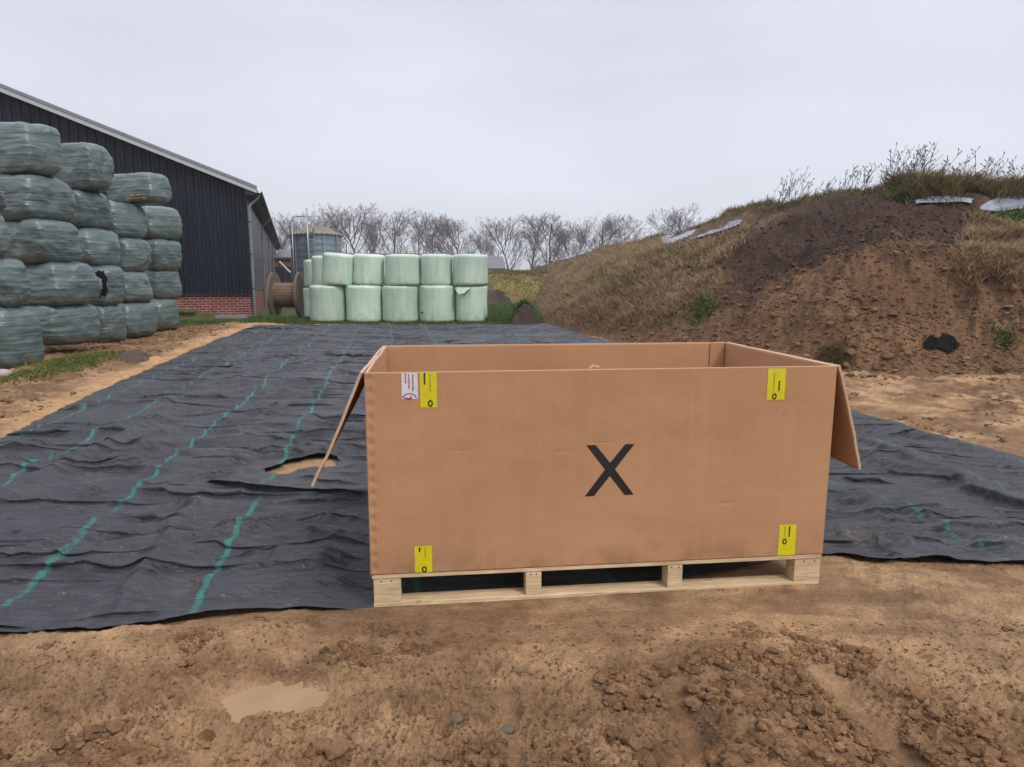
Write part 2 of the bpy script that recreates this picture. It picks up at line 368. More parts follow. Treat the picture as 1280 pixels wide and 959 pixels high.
SAND = np.array([.425, .262, .140]); BROWN = np.array([.215, .120, .060]); DARK = np.array([.085, .050, .032]); TURF = np.array([.065, .08, .022]); RUSTY = np.array([.20, .105, .05])
def lerp(c, d, f): return c * (1 - f[..., None]) + d * f[..., None]
C = np.broadcast_to(SAND, X.shape + (3,)).copy()
f_ = np.clip(rough * (.75 + .5 * n1 + .45 * n2), 0, 1); C = lerp(C, BROWN, f_)
C = lerp(C, BROWN, np.clip(.42 + .55 * n1 + .5 * n2 + .35 * n3, 0, .8) * (1 - rough))
C = lerp(C, DARK, np.clip(n2 + n3 * .7 - .75, 0, .8) * rough)
C = lerp(C, BROWN * .8, np.clip(1.5 * fbm(X * .9, Y * 3.5, 4, 26) - .1, 0, .5) * (Y < 4.2))
a_ = tarp_a(X, Y); outl = TL_a(Y) - a_; outr = a_ - TR_A
C = lerp(C, SAND * np.array([1.02, .97, .9]), sstep(.55, .2, outl + .2 * n1) * (outl > -.1) * (Y > 4))
C = lerp(C, BROWN * .85, sstep(.35, .8, outl + .2 * n1) * (Y > 4) * np.clip(.75 + .5 * n2, 0, 1))
C = lerp(C, RUSTY, sstep(.9, 1.8, outl + .3 * n2) * (Y > 13) * .6)
C = lerp(C, BROWN, sstep(.0, .5, outr + .25 * n1) * (Y > 4) * np.clip(.35 + .9 * n2, 0, .9))
C = lerp(C, DARK, sstep(.2, 1.2, outr) * np.clip(n1 * .9 + n3 * .5 - .1, 0, .8) * (Y > 4))
C = lerp(C, TURF, sstep(24.6, 25.6, Y + .5 * n1) * sstep(26, 24.5, np.abs(X) * 0 + 24) )
C = lerp(C, TURF * .9, sstep(24.3, 25.2, Y + .5 * n1) * (outl < 1.5) * 1.0)
C = lerp(C, TURF, sstep(30, 40, R_))
C = lerp(C, SAND * .78, under * .6)
PUD = np.exp(-((((X + .93) / .30) ** 2 + ((Y - 2.44) / .115) ** 2) ** 2)); C = lerp(C, SAND * .9, PUD)
nr, nc = X.shape
idx = np.arange(nr * nc).reshape(nr, nc)
nxt = np.roll(idx, -1, axis=1)
F = np.stack([idx[:-1].ravel(), idx[1:].ravel(), nxt[1:].ravel(), nxt[:-1].ravel()], 1)
V = np.stack([X.ravel(), Y.ravel(), Z.ravel()], 1)
V = np.concatenate([V, [[0, 0, 0.0]]]); hub = len(V) - 1
FT = np.stack([idx[0], nxt[0], np.full(nc, hub)], 1)
g = mesh_np('ground', V, [F, FT], M_SOIL, attrs={'earth': np.concatenate([C.reshape(-1, 3), [BROWN]])}); tag(g, kind='structure')

# the earth covered clamp on the right
th = np.linspace(R(-2.5), R(50), 760); rr = np.geomspace(10.0, 95, 560)
T_, R_ = np.meshgrid(th, rr); HX = R_ * np.sin(T_); HY = R_ * np.cos(T_)
HZ, Ht, HdR, HdT = hill_height(HX, HY)
HU, HV = PJ(HX, HY, HZ)
m1 = fbm(HX * .5, HY * .5, 4, 61); m2 = fbm(HX * 2, HY * 2, 4, 62); m3 = fbm(HX * 7, HY * 7, 3, 63)
PEAT = np.array([.052, .029, .019]); HBROWN = np.array([.150, .082, .044]); HSTRAW = np.array([.17, .12, .07]); HORANGE = np.array([.235, .135, .070])
C = np.broadcast_to(PEAT, HX.shape + (3,)).copy()
low = sstep(.46, .14, Ht + .16 * m1 + .12 * m2 + .08 * m3)
C = lerp(C, HBROWN, low)
C = lerp(C, HORANGE, low * np.clip(m2 * .9 + m1 * .3 + .34 + .3 * m3, 0, .85) * sstep(3.6, 5.5, HX) * sstep(10.6, 9.2, HX))
C = lerp(C, PEAT * 1.5, sstep(8.8, 9.8, HX + .5 * m1) * low * .8)
C = lerp(C, PEAT * 1.3, np.clip(m3 * .8 + m2 * .5 - .25, 0, .75))
ang = np.arctan2(HX, HY)
strawL = sstep(R(20.5), R(16.5), ang + R(2.2) * m1 - R(3) * (Ht - .5))
C = lerp(C, HSTRAW, strawL * np.clip(.8 + .5 * m2, 0, 1) * sstep(.06, .16, Ht))
strawR = sstep(R(32.5), R(34.5), ang + R(1.5) * m1 + R(2) * (Ht - .6)) * sstep(.38, .5, Ht)
C = lerp(C, HSTRAW, strawR)
C = lerp(C, np.array([.09, .085, .035]), sstep(.93, .99, Ht + .02 * m2) * .9)
hv = np.stack([HX.ravel(), HY.ravel(), HZ.ravel()], 1); hf = grid_faces(*HX.shape)
keep = (HdT.ravel()[hf] > -.5).any(1); hf = hf[keep]
hill = mesh_np('hill', hv, hf, M_SOIL, attrs={'earth': C.reshape(-1, 3)}); tag(hill, kind='structure')
vis = (HdR < .35) & (Ht > 0.01)

def in_poly(u, v, poly):
    ins = np.zeros(u.shape, bool); n = len(poly)
    for i in range(n):
        x0, y0 = poly[i]; x1, y1 = poly[(i + 1) % n]
        c = ((y0 > v) != (y1 > v)) & (u < (x1 - x0) * (v - y0) / (y1 - y0 + 1e-9) + x0); ins ^= c
    return ins
def pick(poly, n, mask=None):
    m = vis & in_poly(HU, HV, poly)
    if mask is not None: m &= mask
    ii = np.flatnonzero(m.ravel())
    if len(ii) == 0: return np.zeros((0, 3))
    k = rng.choice(ii, n); p = hv[k].copy(); s = p[:, 1] * .006
    fu, fv = PJ(p[:, 0], p[:, 1], p[:, 2])
    kk = np.ones(n, bool)
    for z_ in FILM_ZONES: kk &= ~in_poly(fu, fv, z_)
    p = p[kk]; s = s[kk]; n = len(p)
    p[:, 0] += rng.normal(0, 1, n) * s; p[:, 1] += rng.normal(0, 1, n) * s; p[:, 2] = hill_height(p[:, 0], p[:, 1])[0]
    return p
def blades(name, P, hgt, wid, lean, mat, droop=.5, bias=(0, 0), seg=3):
    """P roots; every blade is a narrow bent leaf of real size"""
    n = len(P); h = hgt * rng.lognormal(0, .35, n); az = rng.uniform(0, 2 * np.pi, n)
    dx = np.cos(az) * lean + bias[0]; dy = np.sin(az) * lean + bias[1]
    fa = rng.uniform(0, np.pi, n); wx = np.cos(fa) * wid; wy = np.sin(fa) * wid
    rows = []
    for k in range(seg + 1):
        t = k / seg; c = P + np.stack([dx * h * (t + t * t) / 2 * 1.2, dy * h * (t + t * t) / 2 * 1.2, h * (t - droop * .55 * t * t)], 1)
        ww = (1 - t) ** .7 if k < seg else 0.03
        o = np.stack([wx * ww, wy * ww, np.zeros(n)], 1); rows += [c - o, c + o]
    Vv = np.stack(rows, 1).reshape(-1, 3); b = np.arange(n)[:, None] * (2 * (seg + 1))
    Fv = np.concatenate([b + np.array([[2 * k, 2 * k + 1, 2 * k + 3, 2 * k + 2]]) for k in range(seg)])
    return mesh_np(name, Vv, Fv, mat)

# ------------------------------------------------------------ woven ground cover
yy = np.geomspace(2.6, 24.2, 860); aa = np.linspace(-5.6, 5.3, 1000)
A, Yt = np.meshgrid(aa, yy)
# ragged rim: squeeze the net onto its real outline
lft = TL_a(Yt) + .03 * fbm(Yt * 2.2, Yt * 0 + .5, 3, 91) + .012 * fbm(Yt * 12, Yt * 0, 2, 92)
rgt = TR_A + .05 * fbm(Yt * 1.6, Yt * 0 + 3.5, 3, 93) + .015 * fbm(Yt * 10, Yt * 0 + 9, 2, 94)
s_ = (A - A[:, :1]) / (A[0, -1] - A[0, 0]); A = lft * (1 - s_) + rgt * s_
Xt = A - .18 * (Yt - 3)
q_ = (Yt - yy[0]) / (yy[-1] - yy[0])
f0 = tarp_front(Xt) + .018 * fbm(Xt * 3.1, Xt * 0, 3, 95) + .006 * fbm(Xt * 17, Xt * 0, 2, 96)
b0 = TB_Y + .25 * fbm(Xt * .8, Xt * 0 + 8, 3, 97)
Yn = f0 * (1 - q_) + b0 * q_; Xt = A - .18 * (Yn - 3); Yt = Yn
def seg_dist(x, y, p, q):
    dx, dy = q[0] - p[0], q[1] - p[1]; L2 = dx * dx + dy * dy
    t = ((x - p[0]) * dx + (y - p[1]) * dy) / L2; L = math.sqrt(L2)
    return (dx * (y - p[1]) - dy * (x - p[0])) / L, t, L
wx = Xt + .10 * fbm(Xt * 1.2, Yt * 1.2, 3, 70); wy = Yt + .16 * fbm(Xt * .7, Yt * .9, 3, 71)
lod = sstep(16, 5, Yt)
Zt = .020 + .026 * (ridged(wx * .55 + wy * .12, wy * 1.5, 2, 101) - .55) + .022 * fbm(Xt * .5, Yt * .9, 3, 111)
Zt += .006 * fbm(wx * 2.6, wy * 10, 3, 117) * sstep(24, 6, Yt)
OV = np.zeros_like(Zt); wr = np.random.default_rng(99)
def wrinkle(px, py, L, ang, h, w1, w2, bow, over=0):
    ca, sa = math.cos(ang), math.sin(ang); ex = abs(L / 2 * sa) + 3 * w2 + abs(bow); i0, i1 = np.searchsorted(yy, [py - ex - .9, py + ex + .9])
    ap = px + .18 * (py - 3); j0, j1 = np.searchsorted(aa, [ap - L / 2 - 1.0, ap + L / 2 + 1.0])
    if i1 - i0 < 3 or j1 - j0 < 3: return
    x = Xt[i0:i1, j0:j1] - px; y = Yt[i0:i1, j0:j1] - py; u_ = (x * ca + y * sa) / (L / 2); d = -x * sa + y * ca
    d = d - bow * (1 - u_ * u_) - .25 * w2 * np.sin(u_ * 5 + px * 9)
    e = np.clip(1 - u_ * u_, 0, 1) ** .8
    Zt[i0:i1, j0:j1] += h * e * np.where(d < 0, np.exp(-(np.abs(d) / w1) ** 1.5), np.exp(-(d / w2) ** 1.1))
    if over: OV[i0:i1, j0:j1] = np.maximum(OV[i0:i1, j0:j1], over * e * np.where(d < 0, np.exp(-(np.abs(d) / w1) ** 2), np.exp(-(d / (w2 * .6)) ** 2)))
for k in range(1800):
    py = 2.7 * (24 / 2.7) ** wr.random(); ap = wr.uniform(-5.2, 5.2); px = ap - .18 * (py - 3); sc_k = (py / 4) ** .45
    if wr.random() < .82: ang = wr.normal(.02, .22) ; L = wr.uniform(.35, 2.2) * sc_k
    else: ang = math.pi / 2 + .15 + wr.normal(0, .45); L = wr.uniform(.3, 1.3) * sc_k
    h = wr.uniform(.008, .038) * (1.0 if wr.random() < .85 else 1.5)
    wrinkle(px, py, L, ang, h * sc_k ** .9, wr.uniform(.010, .030) * sc_k, wr.uniform(.025, .10) * sc_k, wr.normal(0, .05) * L, (h * sc_k * 1.0 + .004) if (abs(ang) < .6 and wr.random() < .45) else 0)
def fold(px, py, qx, qy, h, w1, w2, wob=.04, over=0.0):      # w1 = near side width (steep), w2 = far side
    global Zt, OV
    d, t, L = seg_dist(Xt, Yt, (px, py), (qx, qy)); d = d + wob * fbm(t * L * 1.7, t * 0 + px, 2, int(abs(px * 91 + py * 13)) % 400)
    if qx < px: d = -d
    e = sstep(0, .12, t) * sstep(1, .85, t); pr = np.where(d < 0, np.exp(-(np.abs(d) / w1) ** 1.6), np.exp(-(d / w2) ** 1.2))
    Zt = Zt + h * e * pr
    if over: OV = np.maximum(OV, over * e * np.where(d < 0, np.exp(-(np.abs(d) / w1) ** 2), np.exp(-(d / (w2 * .6)) ** 2)))
def FP(u0, v0, u1, v1, *k):
    p = GP(u0, v0, .04); q = GP(u1, v1, .04); fold(p[0], p[1], q[0], q[1], *k)
FP(250, 602, 475, 622, .085, .02, .34, .012, .10)          # the deep pocket left of the carton
FP(200, 585, 330, 572, .07, .03, .25, .03)
FP(320, 566, 425, 560, .07, .02, .20, .01, .03)
FP(60, 672, 250, 655, .05, .03, .2)
FP(90, 705, 330, 668, .05, .03, .18)
FP(-40, 640, 225, 512, .10, .06, .07, .02)            # rolled seam
FP(150, 765, 250, 610, .06, .05, .08, .04)            # long sharp crease
FP(270, 660, 400, 645, .06, .02, .15)

FP(-30, 700, 160, 640, .04, .05, .2); FP(100, 562, 380, 545, .05, .04, .3); FP(60, 620, 260, 590, .04, .03, .2)
FP(0, 560, 200, 530, .05, .04, .25); FP(120, 530, 460, 505, .05, .05, .3); FP(180, 487, 480, 470, .05, .07, .4)
FP(330, 700, 440, 695, .05, .04, .2); FP(230, 740, 470, 715, .04, .03, .2)
FP(1060, 545, 1230, 612, .10, .04, .30, .03, .05); FP(1195, 608, 1310, 640, .12, .03, .3, .02, .08); FP(1095, 585, 1225, 605, .05, .02, .2, .01, .04)
FP(1070, 575, 1200, 600, .07, .03, .25); FP(1080, 535, 1290, 572, .05, .03, .25); FP(1040, 625, 1180, 650, .07, .05, .25)
FP(1040, 665, 1150, 680, .06, .04, .2); FP(1060, 600, 1100, 655, .05, .04, .1); FP(1150, 650, 1290, 690, .05, .05, .2)
FP(1110, 690, 1200, 697, .10, .03, .16, .01, .05)
FP(0, 590, 150, 560, .04, .03, .15); FP(60, 740, 200, 735, .05, .03, .12); FP(280, 720, 420, 700, .035, .02, .1); FP(250, 520, 440, 545, .05, .05, .25); 
for k in range(26):
    y0 = 8 + 14 * rng.random(); x0 = -7 + 8.5 * rng.random(); fold(x0, y0, x0 + rng.uniform(1.5, 4), y0 + rng.uniform(-1.0, .8), rng.uniform(.05, .12), .08, .5, .08)
print('tarp z', Zt.min(), np.median(Zt), Zt.max()); Zt = Zt - np.median(Zt) + .034; Zt = .018 * np.log1p(np.exp(np.clip(Zt / .018, -20, 30)))
hm = sstep(.30, .55, np.hypot((Xt + 1.80) / 1.05, Yt - 5.72)); Zt = .015 + (Zt - .015) * (.25 + .75 * hm); OV = OV * hm
Zt = .13 * np.tanh(Zt / .13)
edge = np.minimum(np.minimum(A - lft, rgt - A), np.minimum(Yt - f0, b0 - Yt))
Zt = .012 + (Zt - .012) * (.25 + .75 * sstep(0, .22, edge)) + .005 * sstep(.12, 0, edge) * (1 + fbm(Xt * 5, Yt * 5, 2, 131))
# flat where the pallet stands
BX, BY, BYAW, BW, BD, BH, PHT = -.699, 3.202, .111, 2.367, 1.352, 1.009, .152
bc, bs = math.cos(BYAW), math.sin(BYAW)
lx = (Xt - BX) * bc + (Yt - BY) * bs; ly = -(Xt - BX) * bs + (Yt - BY) * bc
pd = np.maximum(np.maximum(-lx, lx - BW), np.maximum(-ly, ly - BD))
pf = sstep(.34, .02, pd); Zt = Zt * (1 - pf) + (-.022) * pf
Zt = np.maximum(Zt, -.022)
Yw = Yt.copy(); Yt = Yt - OV * sstep(.0, .1, Yt - f0)
# stripes: position across the width, with the jumps the folds give them
SA = A + .03 * fbm(A * .8, Yw * .8, 2, 121) + .007 * fbm(A * 2, Yw * 4, 2, 122) + .03 * (Zt - .03)
hole = (((Xt + 1.80) / .25) ** 2 + ((Yw - 5.72 - .4 * (Xt + 1.83)) / .27) ** 2 + .75 * fbm(Xt * 4, Yw * 4, 3, 137)) < .85
tf = grid_faces(*Xt.shape); tf = tf[~hole.ravel()[tf].any(1)]
pdf = pd.ravel()[tf]; 
def tarp_mat():
    s = NT('woven_ground_cover'); uv = s.n('ShaderNodeUVMap', uv_map='UVMap'); sp = s.n('ShaderNodeSeparateXYZ'); s.l(uv.outputs[0], sp.inputs[0])
    v = s.coord('Object'); n1 = s.noise(v, 1.2, 5, .6); n2 = s.noise(s.coord('Object', (1, 3.5, 1)), 6, 5, .6); wv = s.noise(s.coord('Object', (8, 60, 8)), 6, 2)
    c = s.ramp(s.math('ADD', s.math('MULTIPLY', n1, .55), s.math('MULTIPLY', n2, .45)), (.35, (.021, .0215, .028)), (.66, (.062, .062, .073)))
    tot = None
    for p in (-4.36, -3.58, -2.46, -1.50, -.45, .62, 1.75, 2.93, 4.05, 4.9):
        d = s.math('ABSOLUTE', s.math('SUBTRACT', sp.outputs[0], p)); k = s.mr(d, .013, .022, 1, 0); tot = k if tot is None else s.math('MAXIMUM', tot, k)
    wear = s.mr(s.noise(s.coord('Object'), 1.9, 5, .65), .34, .60, .28, .95)
    st = s.math('MULTIPLY', s.math('MULTIPLY', tot, wear), s.mr(sp.outputs[0], .3, 1.6, 1, .5))
    thr = s.noise(s.coord('Object', (60, 60, 60)), 3, 2); st = s.math('MULTIPLY', st, s.mr(thr, .3, .6, .65, 1))
    c = s.mix(st, c, (.022, .19, .155))
    edge = s.n('ShaderNodeAttribute', attribute_name='rim')
    mud = s.math('MULTIPLY', s.mr(s.noise(v, 3.1, 6, .68), .56, .72, 0, 1), s.mr(edge.outputs['Fac'], 0, 1, .28, 1.0))
    c = s.mix(s.math('MULTIPLY', mud, .75), c, (.20, .14, .085))
    sp2 = s.noise(v, 26, 3, .6); c = s.mix(s.mr(sp2, .66, .72, 0, .5), c, (.24, .18, .12)); sp3 = s.noise(v, 90, 2, .6); c = s.mix(s.mr(sp3, .70, .76, 0, .45), c, (.20, .16, .12))
    n4 = s.noise(s.coord('Object', (1.2, 4.5, 1), (0, 0, .15)), 9, 5, .62, .8); b = s.bump(n2, .8, .045); b = s.bump(n4, .8, .022, b); b = s.bump(wv, .25, .002, b)
    return s.out(c, s.mr(n2, .3, .7, .34, .50), b, .42)
tarp = mesh_np('ground_cover', np.stack([Xt.ravel(), Yt.ravel(), Zt.ravel()], 1), tf, tarp_mat(), uv=np.stack([SA.ravel(), Yt.ravel()], 1), attrs={'rim': sstep(.35, .0, edge + .2 * fbm(Xt * 2, Yt * 2, 3, 150)).ravel()})
tag(tarp, 'wide creased black woven ground cover with green stripes lying over the sandy yard', 'ground cover')
sol = tarp.modifiers.new('thickness', 'SOLIDIFY'); sol.thickness = .003; sol.offset = -1

# ------------------------------------------------------------ barn
Lx, Ly = -math.sin(R(17.6)), math.cos(R(17.6))         # long axis of the barn
nx_, ny_ = -Ly, Lx                                      # along the gable, to the left
BC = GP(317, 397)
barn = empty('barn', (BC[0], BC[1], 0), math.atan2(-Lx, Ly))
tag(barn, 'dark navy sheet clad barn with red brick plinth beside the dark bale stack', 'barn')
# local frame: +y away along the barn, -x along the gable
def slope():
    e_ = YP(311, 234, BC[1])[2]
    best = None
    for s1 in np.linspace(3, 16, 1300):
        x = BC[0] + nx_ * s1; y = BC[1] + ny_ * s1
        for_u = PJ(np.array(x), np.array(y), np.array(8.0))[0]
        z = YP(0, 112, y)[2]; u, v = PJ(np.array(x), np.array(y), np.array(z))
        if best is None or abs(u) < best[0]: best = (abs(float(u)), s1, z)
    return e_, (best[2] - e_) / best[1]
EV, SL = slope(); PL = 1.0; HW = 13.0; LEN = 56
def rz_(x): return EV + SL * (-x if x > -HW else (2 * HW + x))
mb = MB(); x = 0.0; prof = [(0, 0), (.16, 0), (.185, -.06), (.275, -.06), (.30, 0)]
xs = []
k = 0
while x > -2 * HW:
    for px, py in prof[:-1]: xs.append((x - px, py))
    x -= .30
xs = [p for p in xs if p[0] > -2 * HW] + [(-2 * HW, 0)]
for (xa, ya), (xb, yb) in zip(xs[:-1], xs[1:]):
    mb.add([(xa, ya, PL), (xb, yb, PL), (xb, yb, rz_(xb) - .02), (xa, ya, rz_(xa) - .02)], [(0, 1, 2, 3)])
mb.build('gable_cladding', M_NAVY, barn)
MB().add([(-.04, .06, PL + .02), (-.04, LEN, PL + .02), (-.04, LEN, EV - .02), (-.04, .06, EV - .02), (-.14, .06, PL + .02), (-.14, LEN, PL + .02), (-.14, LEN, EV - .02), (-.14, .06, EV - .02)], [(0, 1, 2, 3), (4, 7, 6, 5), (0, 3, 7, 4), (3, 2, 6, 7)]).build('side_cladding', M_SIDE, barn)
def brick_wall(x0, x1, y0, y1, z1, name):
    o = MB().box(x0, x1, y0, y1, -.15, z1).build(name, M_BRICK, barn); me = o.data; uvl = me.uv_layers.new(name='UVMap')
    for p in me.polygons:
        for li in p.loop_indices:
            co = me.vertices[me.loops[li].vertex_index].co
            uvl.data[li].uv = ((co.x if abs(p.normal.y) > .5 else co.y), co.z)
    return o
brick_wall(-2 * HW, 0, .05, .25, PL, 'brick_plinth'); brick_wall(-.2, -.01, .253, LEN, PL, 'brick_plinth')
MB().box(-2 * HW, .03, -.05, .045, PL - .04, PL - .003).build('plinth_drip_edge', M_DARKM, barn)
MB().box(-2 * HW, .02, -.02, .048, -.1, .14).build('concrete_footing', simple('footing_concrete', (.24, .21, .19), .85, .2), barn)
for sgn in (0, 1):
    pts = []
    def RX(xx): return xx if sgn == 0 else -2 * HW - xx
    for yq in (-.42, LEN + .3):
        for (xx, zz) in ((.40, EV - .40 * SL + .04), (-HW, EV + HW * SL + .04), (-HW, EV + HW * SL + .13), (.40, EV - .40 * SL + .13)): pts.append((RX(xx), yq, zz))
    MB().add(pts, [(0, 1, 2, 3), (7, 6, 5, 4), (0, 4, 5, 1), (3, 2, 6, 7), (0, 3, 7, 4), (1, 5, 6, 2)]).build('roof', M_ROOF, barn)
    pv = []
    for yq in (-.47, -.425):
        for (xx, dz) in ((.42, -.12), (-HW, -.12), (-HW, .15), (.42, .15)): pv.append((RX(xx), yq, EV - xx * SL + dz))
    MB().add(pv, [(0, 1, 2, 3), (7, 6, 5, 4), (0, 4, 5, 1), (3, 2, 6, 7), (0, 3, 7, 4), (1, 5, 6, 2)]).build('verge_board', M_TRIM, barn)
    pv = []
    for yq in (-.50, -.475):
        for (xx, dz) in ((.43, .06), (-HW, .06), (-HW, .175), (.43, .175)): pv.append((RX(xx), yq, EV - xx * SL + dz))
    MB().add(pv, [(0, 1, 2, 3), (7, 6, 5, 4), (0, 4, 5, 1), (3, 2, 6, 7), (0, 3, 7, 4), (1, 5, 6, 2)]).build('verge_capping', M_ZINC, barn)
MB().box(-.02, .36, -.4, LEN + .2, EV - .34, EV - .16).build('soffit', M_DARKM, barn)
gt = MB(); n = 8
for i in range(n):
    a0 = math.pi + math.pi * i / n; a1 = math.pi + math.pi * (i + 1) / n
    gt.add([(.50 + .11 * math.cos(a0), -.45, EV - .16 + .11 * math.sin(a0)), (.50 + .11 * math.cos(a1), -.45, EV - .16 + .11 * math.sin(a1)), (.50 + .11 * math.cos(a1), LEN, EV - .16 + .11 * math.sin(a1)), (.50 + .11 * math.cos(a0), LEN, EV - .16 + .11 * math.sin(a0))], [(0, 1, 2, 3)])
gt.build('gutter', M_DARKM, barn, True)
for yq in (-.12, 12.0, 24.0, 36):
    dp = MB(); pp = [(.5, yq, EV - .26), (.46, yq, EV - .42), (.12, yq, EV - .72), (.08, yq, EV - .9), (.08, yq, .05)]
    for a, b in zip(pp[:-1], pp[1:]): dp.tube(a, b, .05, n=12, cap=False)
    d_ = dp.build('downpipe', M_ZINC, barn, True)
    for zq in (1.2, 2.6, 3.9): MB().box(.0, .14, yq - .06, yq + .06, zq, zq + .04).build('bracket', M_DARKM, d_)

# ------------------------------------------------------------ stacked dark square bales
def rounded_block(Wd, Ld, Hd, seed, p=6.0, res=38, torn=None):
    g1 = np.linspace(-1, 1, res); a, b = np.meshgrid(g1, g1); vs = []; fs = []; base = 0
    for ax in range(3):
        for sg in (-1, 1):
            q = [None] * 3; q[ax] = np.full(a.shape, float(sg)); q[(ax + 1) % 3] = a; q[(ax + 2) % 3] = b
            P = np.stack([c.ravel() for c in q], 1); vs.append(P)
            f = grid_faces(res, res) + base; fs.append(f if sg > 0 else f[:, ::-1]); base += len(P)
    P = np.concatenate(vs); F_ = np.concatenate(fs)
    q = 5.6; nrm = ((np.abs(P[:, 0]) ** p + np.abs(P[:, 1]) ** p) ** (q / p) + np.abs(P[:, 2]) ** q) ** (1 / q)
    P = P / nrm[:, None]
    _, inv, idx_ = np.unique(np.round(P, 5), axis=0, return_inverse=True, return_index=True)[0], None, None
    un, first, inv = np.unique(np.round(P, 5), axis=0, return_index=True, return_inverse=True); inv = inv.ravel()
    P = P[first]; F_ = inv[F_]
    dirn = P / np.linalg.norm(P, axis=1)[:, None]
    S = P * np.array([Wd / 2, Ld / 2, Hd / 2])
    k = seed * 3.17
    t = np.arctan2(P[:, 1], P[:, 0]) * 1.4
    d = .038 * fbm(t * 1.2 + k, P[:, 2] * 1.1 + k, 2, seed) + .006 * fbm(t * .9 + k + P[:, 2] * .8, P[:, 2] * 11, 2, seed + 9) + .022 * (ridged(t * 1.1 - P[:, 2] * .9, P[:, 2] * 4 + k, 2, seed + 13) ** 5) + .020 * (ridged(P[:, 0] * 2.2 + k, P[:, 1] * 2.2 + P[:, 2] * 2, 2, seed + 20) ** 5)
    S = S + dirn * d[:, None] * np.array([1, 1, .55])
    S[:, :2] *= (1 + .05 * (1 - P[:, 2:3] ** 2) - .03)
    S[:, 0] += .05 * P[:, 2] * math.sin(k); S[:, 1] += .04 * P[:, 2] * math.cos(k * 1.3)
    S[:, 2] = np.clip(S[:, 2], -Hd / 2, Hd / 2 + .01)
    return S, F_
BAZ = R(19); dfm = np.array([math.sin(BAZ), math.cos(BAZ)]); dn = np.array([math.cos(BAZ), -math.sin(BAZ)])
def sqbale(ur, u1, v0, v1, y0, label, W=1.30, seed=0, L=None, yaw=0):
    cr_ = YP(ur, (v0 + v1) / 2, y0); Rr = np.array([cr_[0], y0])
    zm = max(.5, cr_[2])
    if L is None:
        Ls = np.linspace(.3, 3, 271); pr = [float(PJ(np.array(Rr[0] + dfm[0] * l), np.array(y0 + dfm[1] * l), np.array(zm))[0]) for l in Ls]
        L = Ls[int(np.argmin(np.abs(np.array(pr) - u1)))]
    z1 = YP(ur, v0, y0 + .12)[2]; z0 = max(0.0, YP(ur, v1, y0 + .12)[2])
    if z0 < .16: z0 = 0.0
    c = Rr + dfm * L / 2 - dn * W / 2
    L = max(L, .55); c = Rr + dfm * L / 2 - dn * W / 2; S, F_ = rounded_block(W * 1.05, L * 1.06, z1 - z0 - .02, seed)
    o = mesh_np('wrapped_square_bale', S, F_, M_DFILM); o.location = (c[0], c[1], (z0 + z1) / 2); o.rotation_euler = (0, 0, -BAZ + yaw)
    tag(o, label, 'silage bale', 'dark green wrapped bales stacked along the barn'); return o
rowsd = [
 ('A', 11.6, [(2, 56, 384, 465), (-14, 39, 321, 388), (-30, 13, 262, 324), (-36, 7, 212, 263)]),
 ('B', 14.3, [(66, 128, 380, 434), (67, 122, 326, 384), (50, 103, 273, 330), (31, 95, 215, 277), (31, 78, 149, 218)]),
 ('C', 16.7, [(128, 157, 379, 429), (124, 155, 331, 383), (108, 152, 283, 334), (99, 141, 236, 286), (110, 141, 176, 238)]),
 ('D', 18.4, [(158, 199, 376, 418), (155, 191, 338, 379), (153, 191, 296, 341), (142, 185, 250, 298)]),
 ('E', 20.9, [(197, 225, 372, 411), (194, 228, 334, 376), (193, 228, 298, 340), (186, 228, 255, 300)])]
place = {'A': 'nearest column at the left edge', 'B': 'second column from the left', 'C': 'middle column of the stack', 'D': 'fourth column from the left', 'E': 'last column beside the barn'}
lev = {4: ['bottom', 'second up', 'third up', 'topmost'], 5: ['bottom', 'second up', 'third up', 'fourth up', 'topmost']}
extra = {('A', 0): 'sagging ', ('C', 1): 'torn ', ('B', 4): 'bluish ', ('D', 0): 'muddy footed '}
sd_ = 3; bales_by = {}
for nm, y0, lst in rowsd:
    for i, (ur, u1, v0, v1) in enumerate(lst):
        sd_ += 1
        o = sqbale(ur, u1, v0, v1, y0 + random.uniform(-.06, .06), '%sdark green bale, %s in the %s' % (extra.get((nm, i), ''), lev[len(lst)][i], place[nm]), seed=sd_, yaw=random.uniform(-.03, .03))
        bales_by[(nm, i)] = o
o = sqbale(186, 214, 215, 256, 19.0, 'dark bale with a faded orange patch lying on top of the fourth column', W=1.6, seed=61)
o.location.z += .03
# faded orange patch of film on its lower corner, loose film scraps on two others
def patch(parent, name, mat, lx0, lz, wx_, wz_, ydir=-1, seed=0, out=.02):
    """a small loose piece of film lying on the face of a bale, found by projecting onto its mesh"""
    me = parent.data; co = np.array([v.co for v in me.vertices])
    nu, nv = 16, 12; vs = []
    for j in range(nv):
        for i in range(nu):
            s = lx0 + wx_ * (i / (nu - 1) - .5) + .03 * math.sin(j * 1.3 + seed); z = lz + wz_ * (j / (nv - 1) - .5) + .02 * math.sin(i * 1.1 + seed)
            if ydir == -1: d2 = (co[:, 0] - s) ** 2 + (co[:, 2] - z) ** 2 + np.where(co[:, 1] < 0, 0, 9); k = np.argsort(d2)[:4]; vs.append((s, co[k, 1].mean() - out - .012 * math.sin(i + j + seed), z))
            else: d2 = (co[:, 1] - s) ** 2 + (co[:, 2] - z) ** 2 + np.where(co[:, 0] > 0, 0, 9); k = np.argsort(d2)[:4]; vs.append((co[k, 0].mean() + out + .012 * math.sin(i * 1.7 + j + seed), s, z))
    o = mesh_np(name, np.array(vs), grid_faces(nv, nu), mat, parent); o.modifiers.new('s', 'SOLIDIFY').thickness = .004; return o
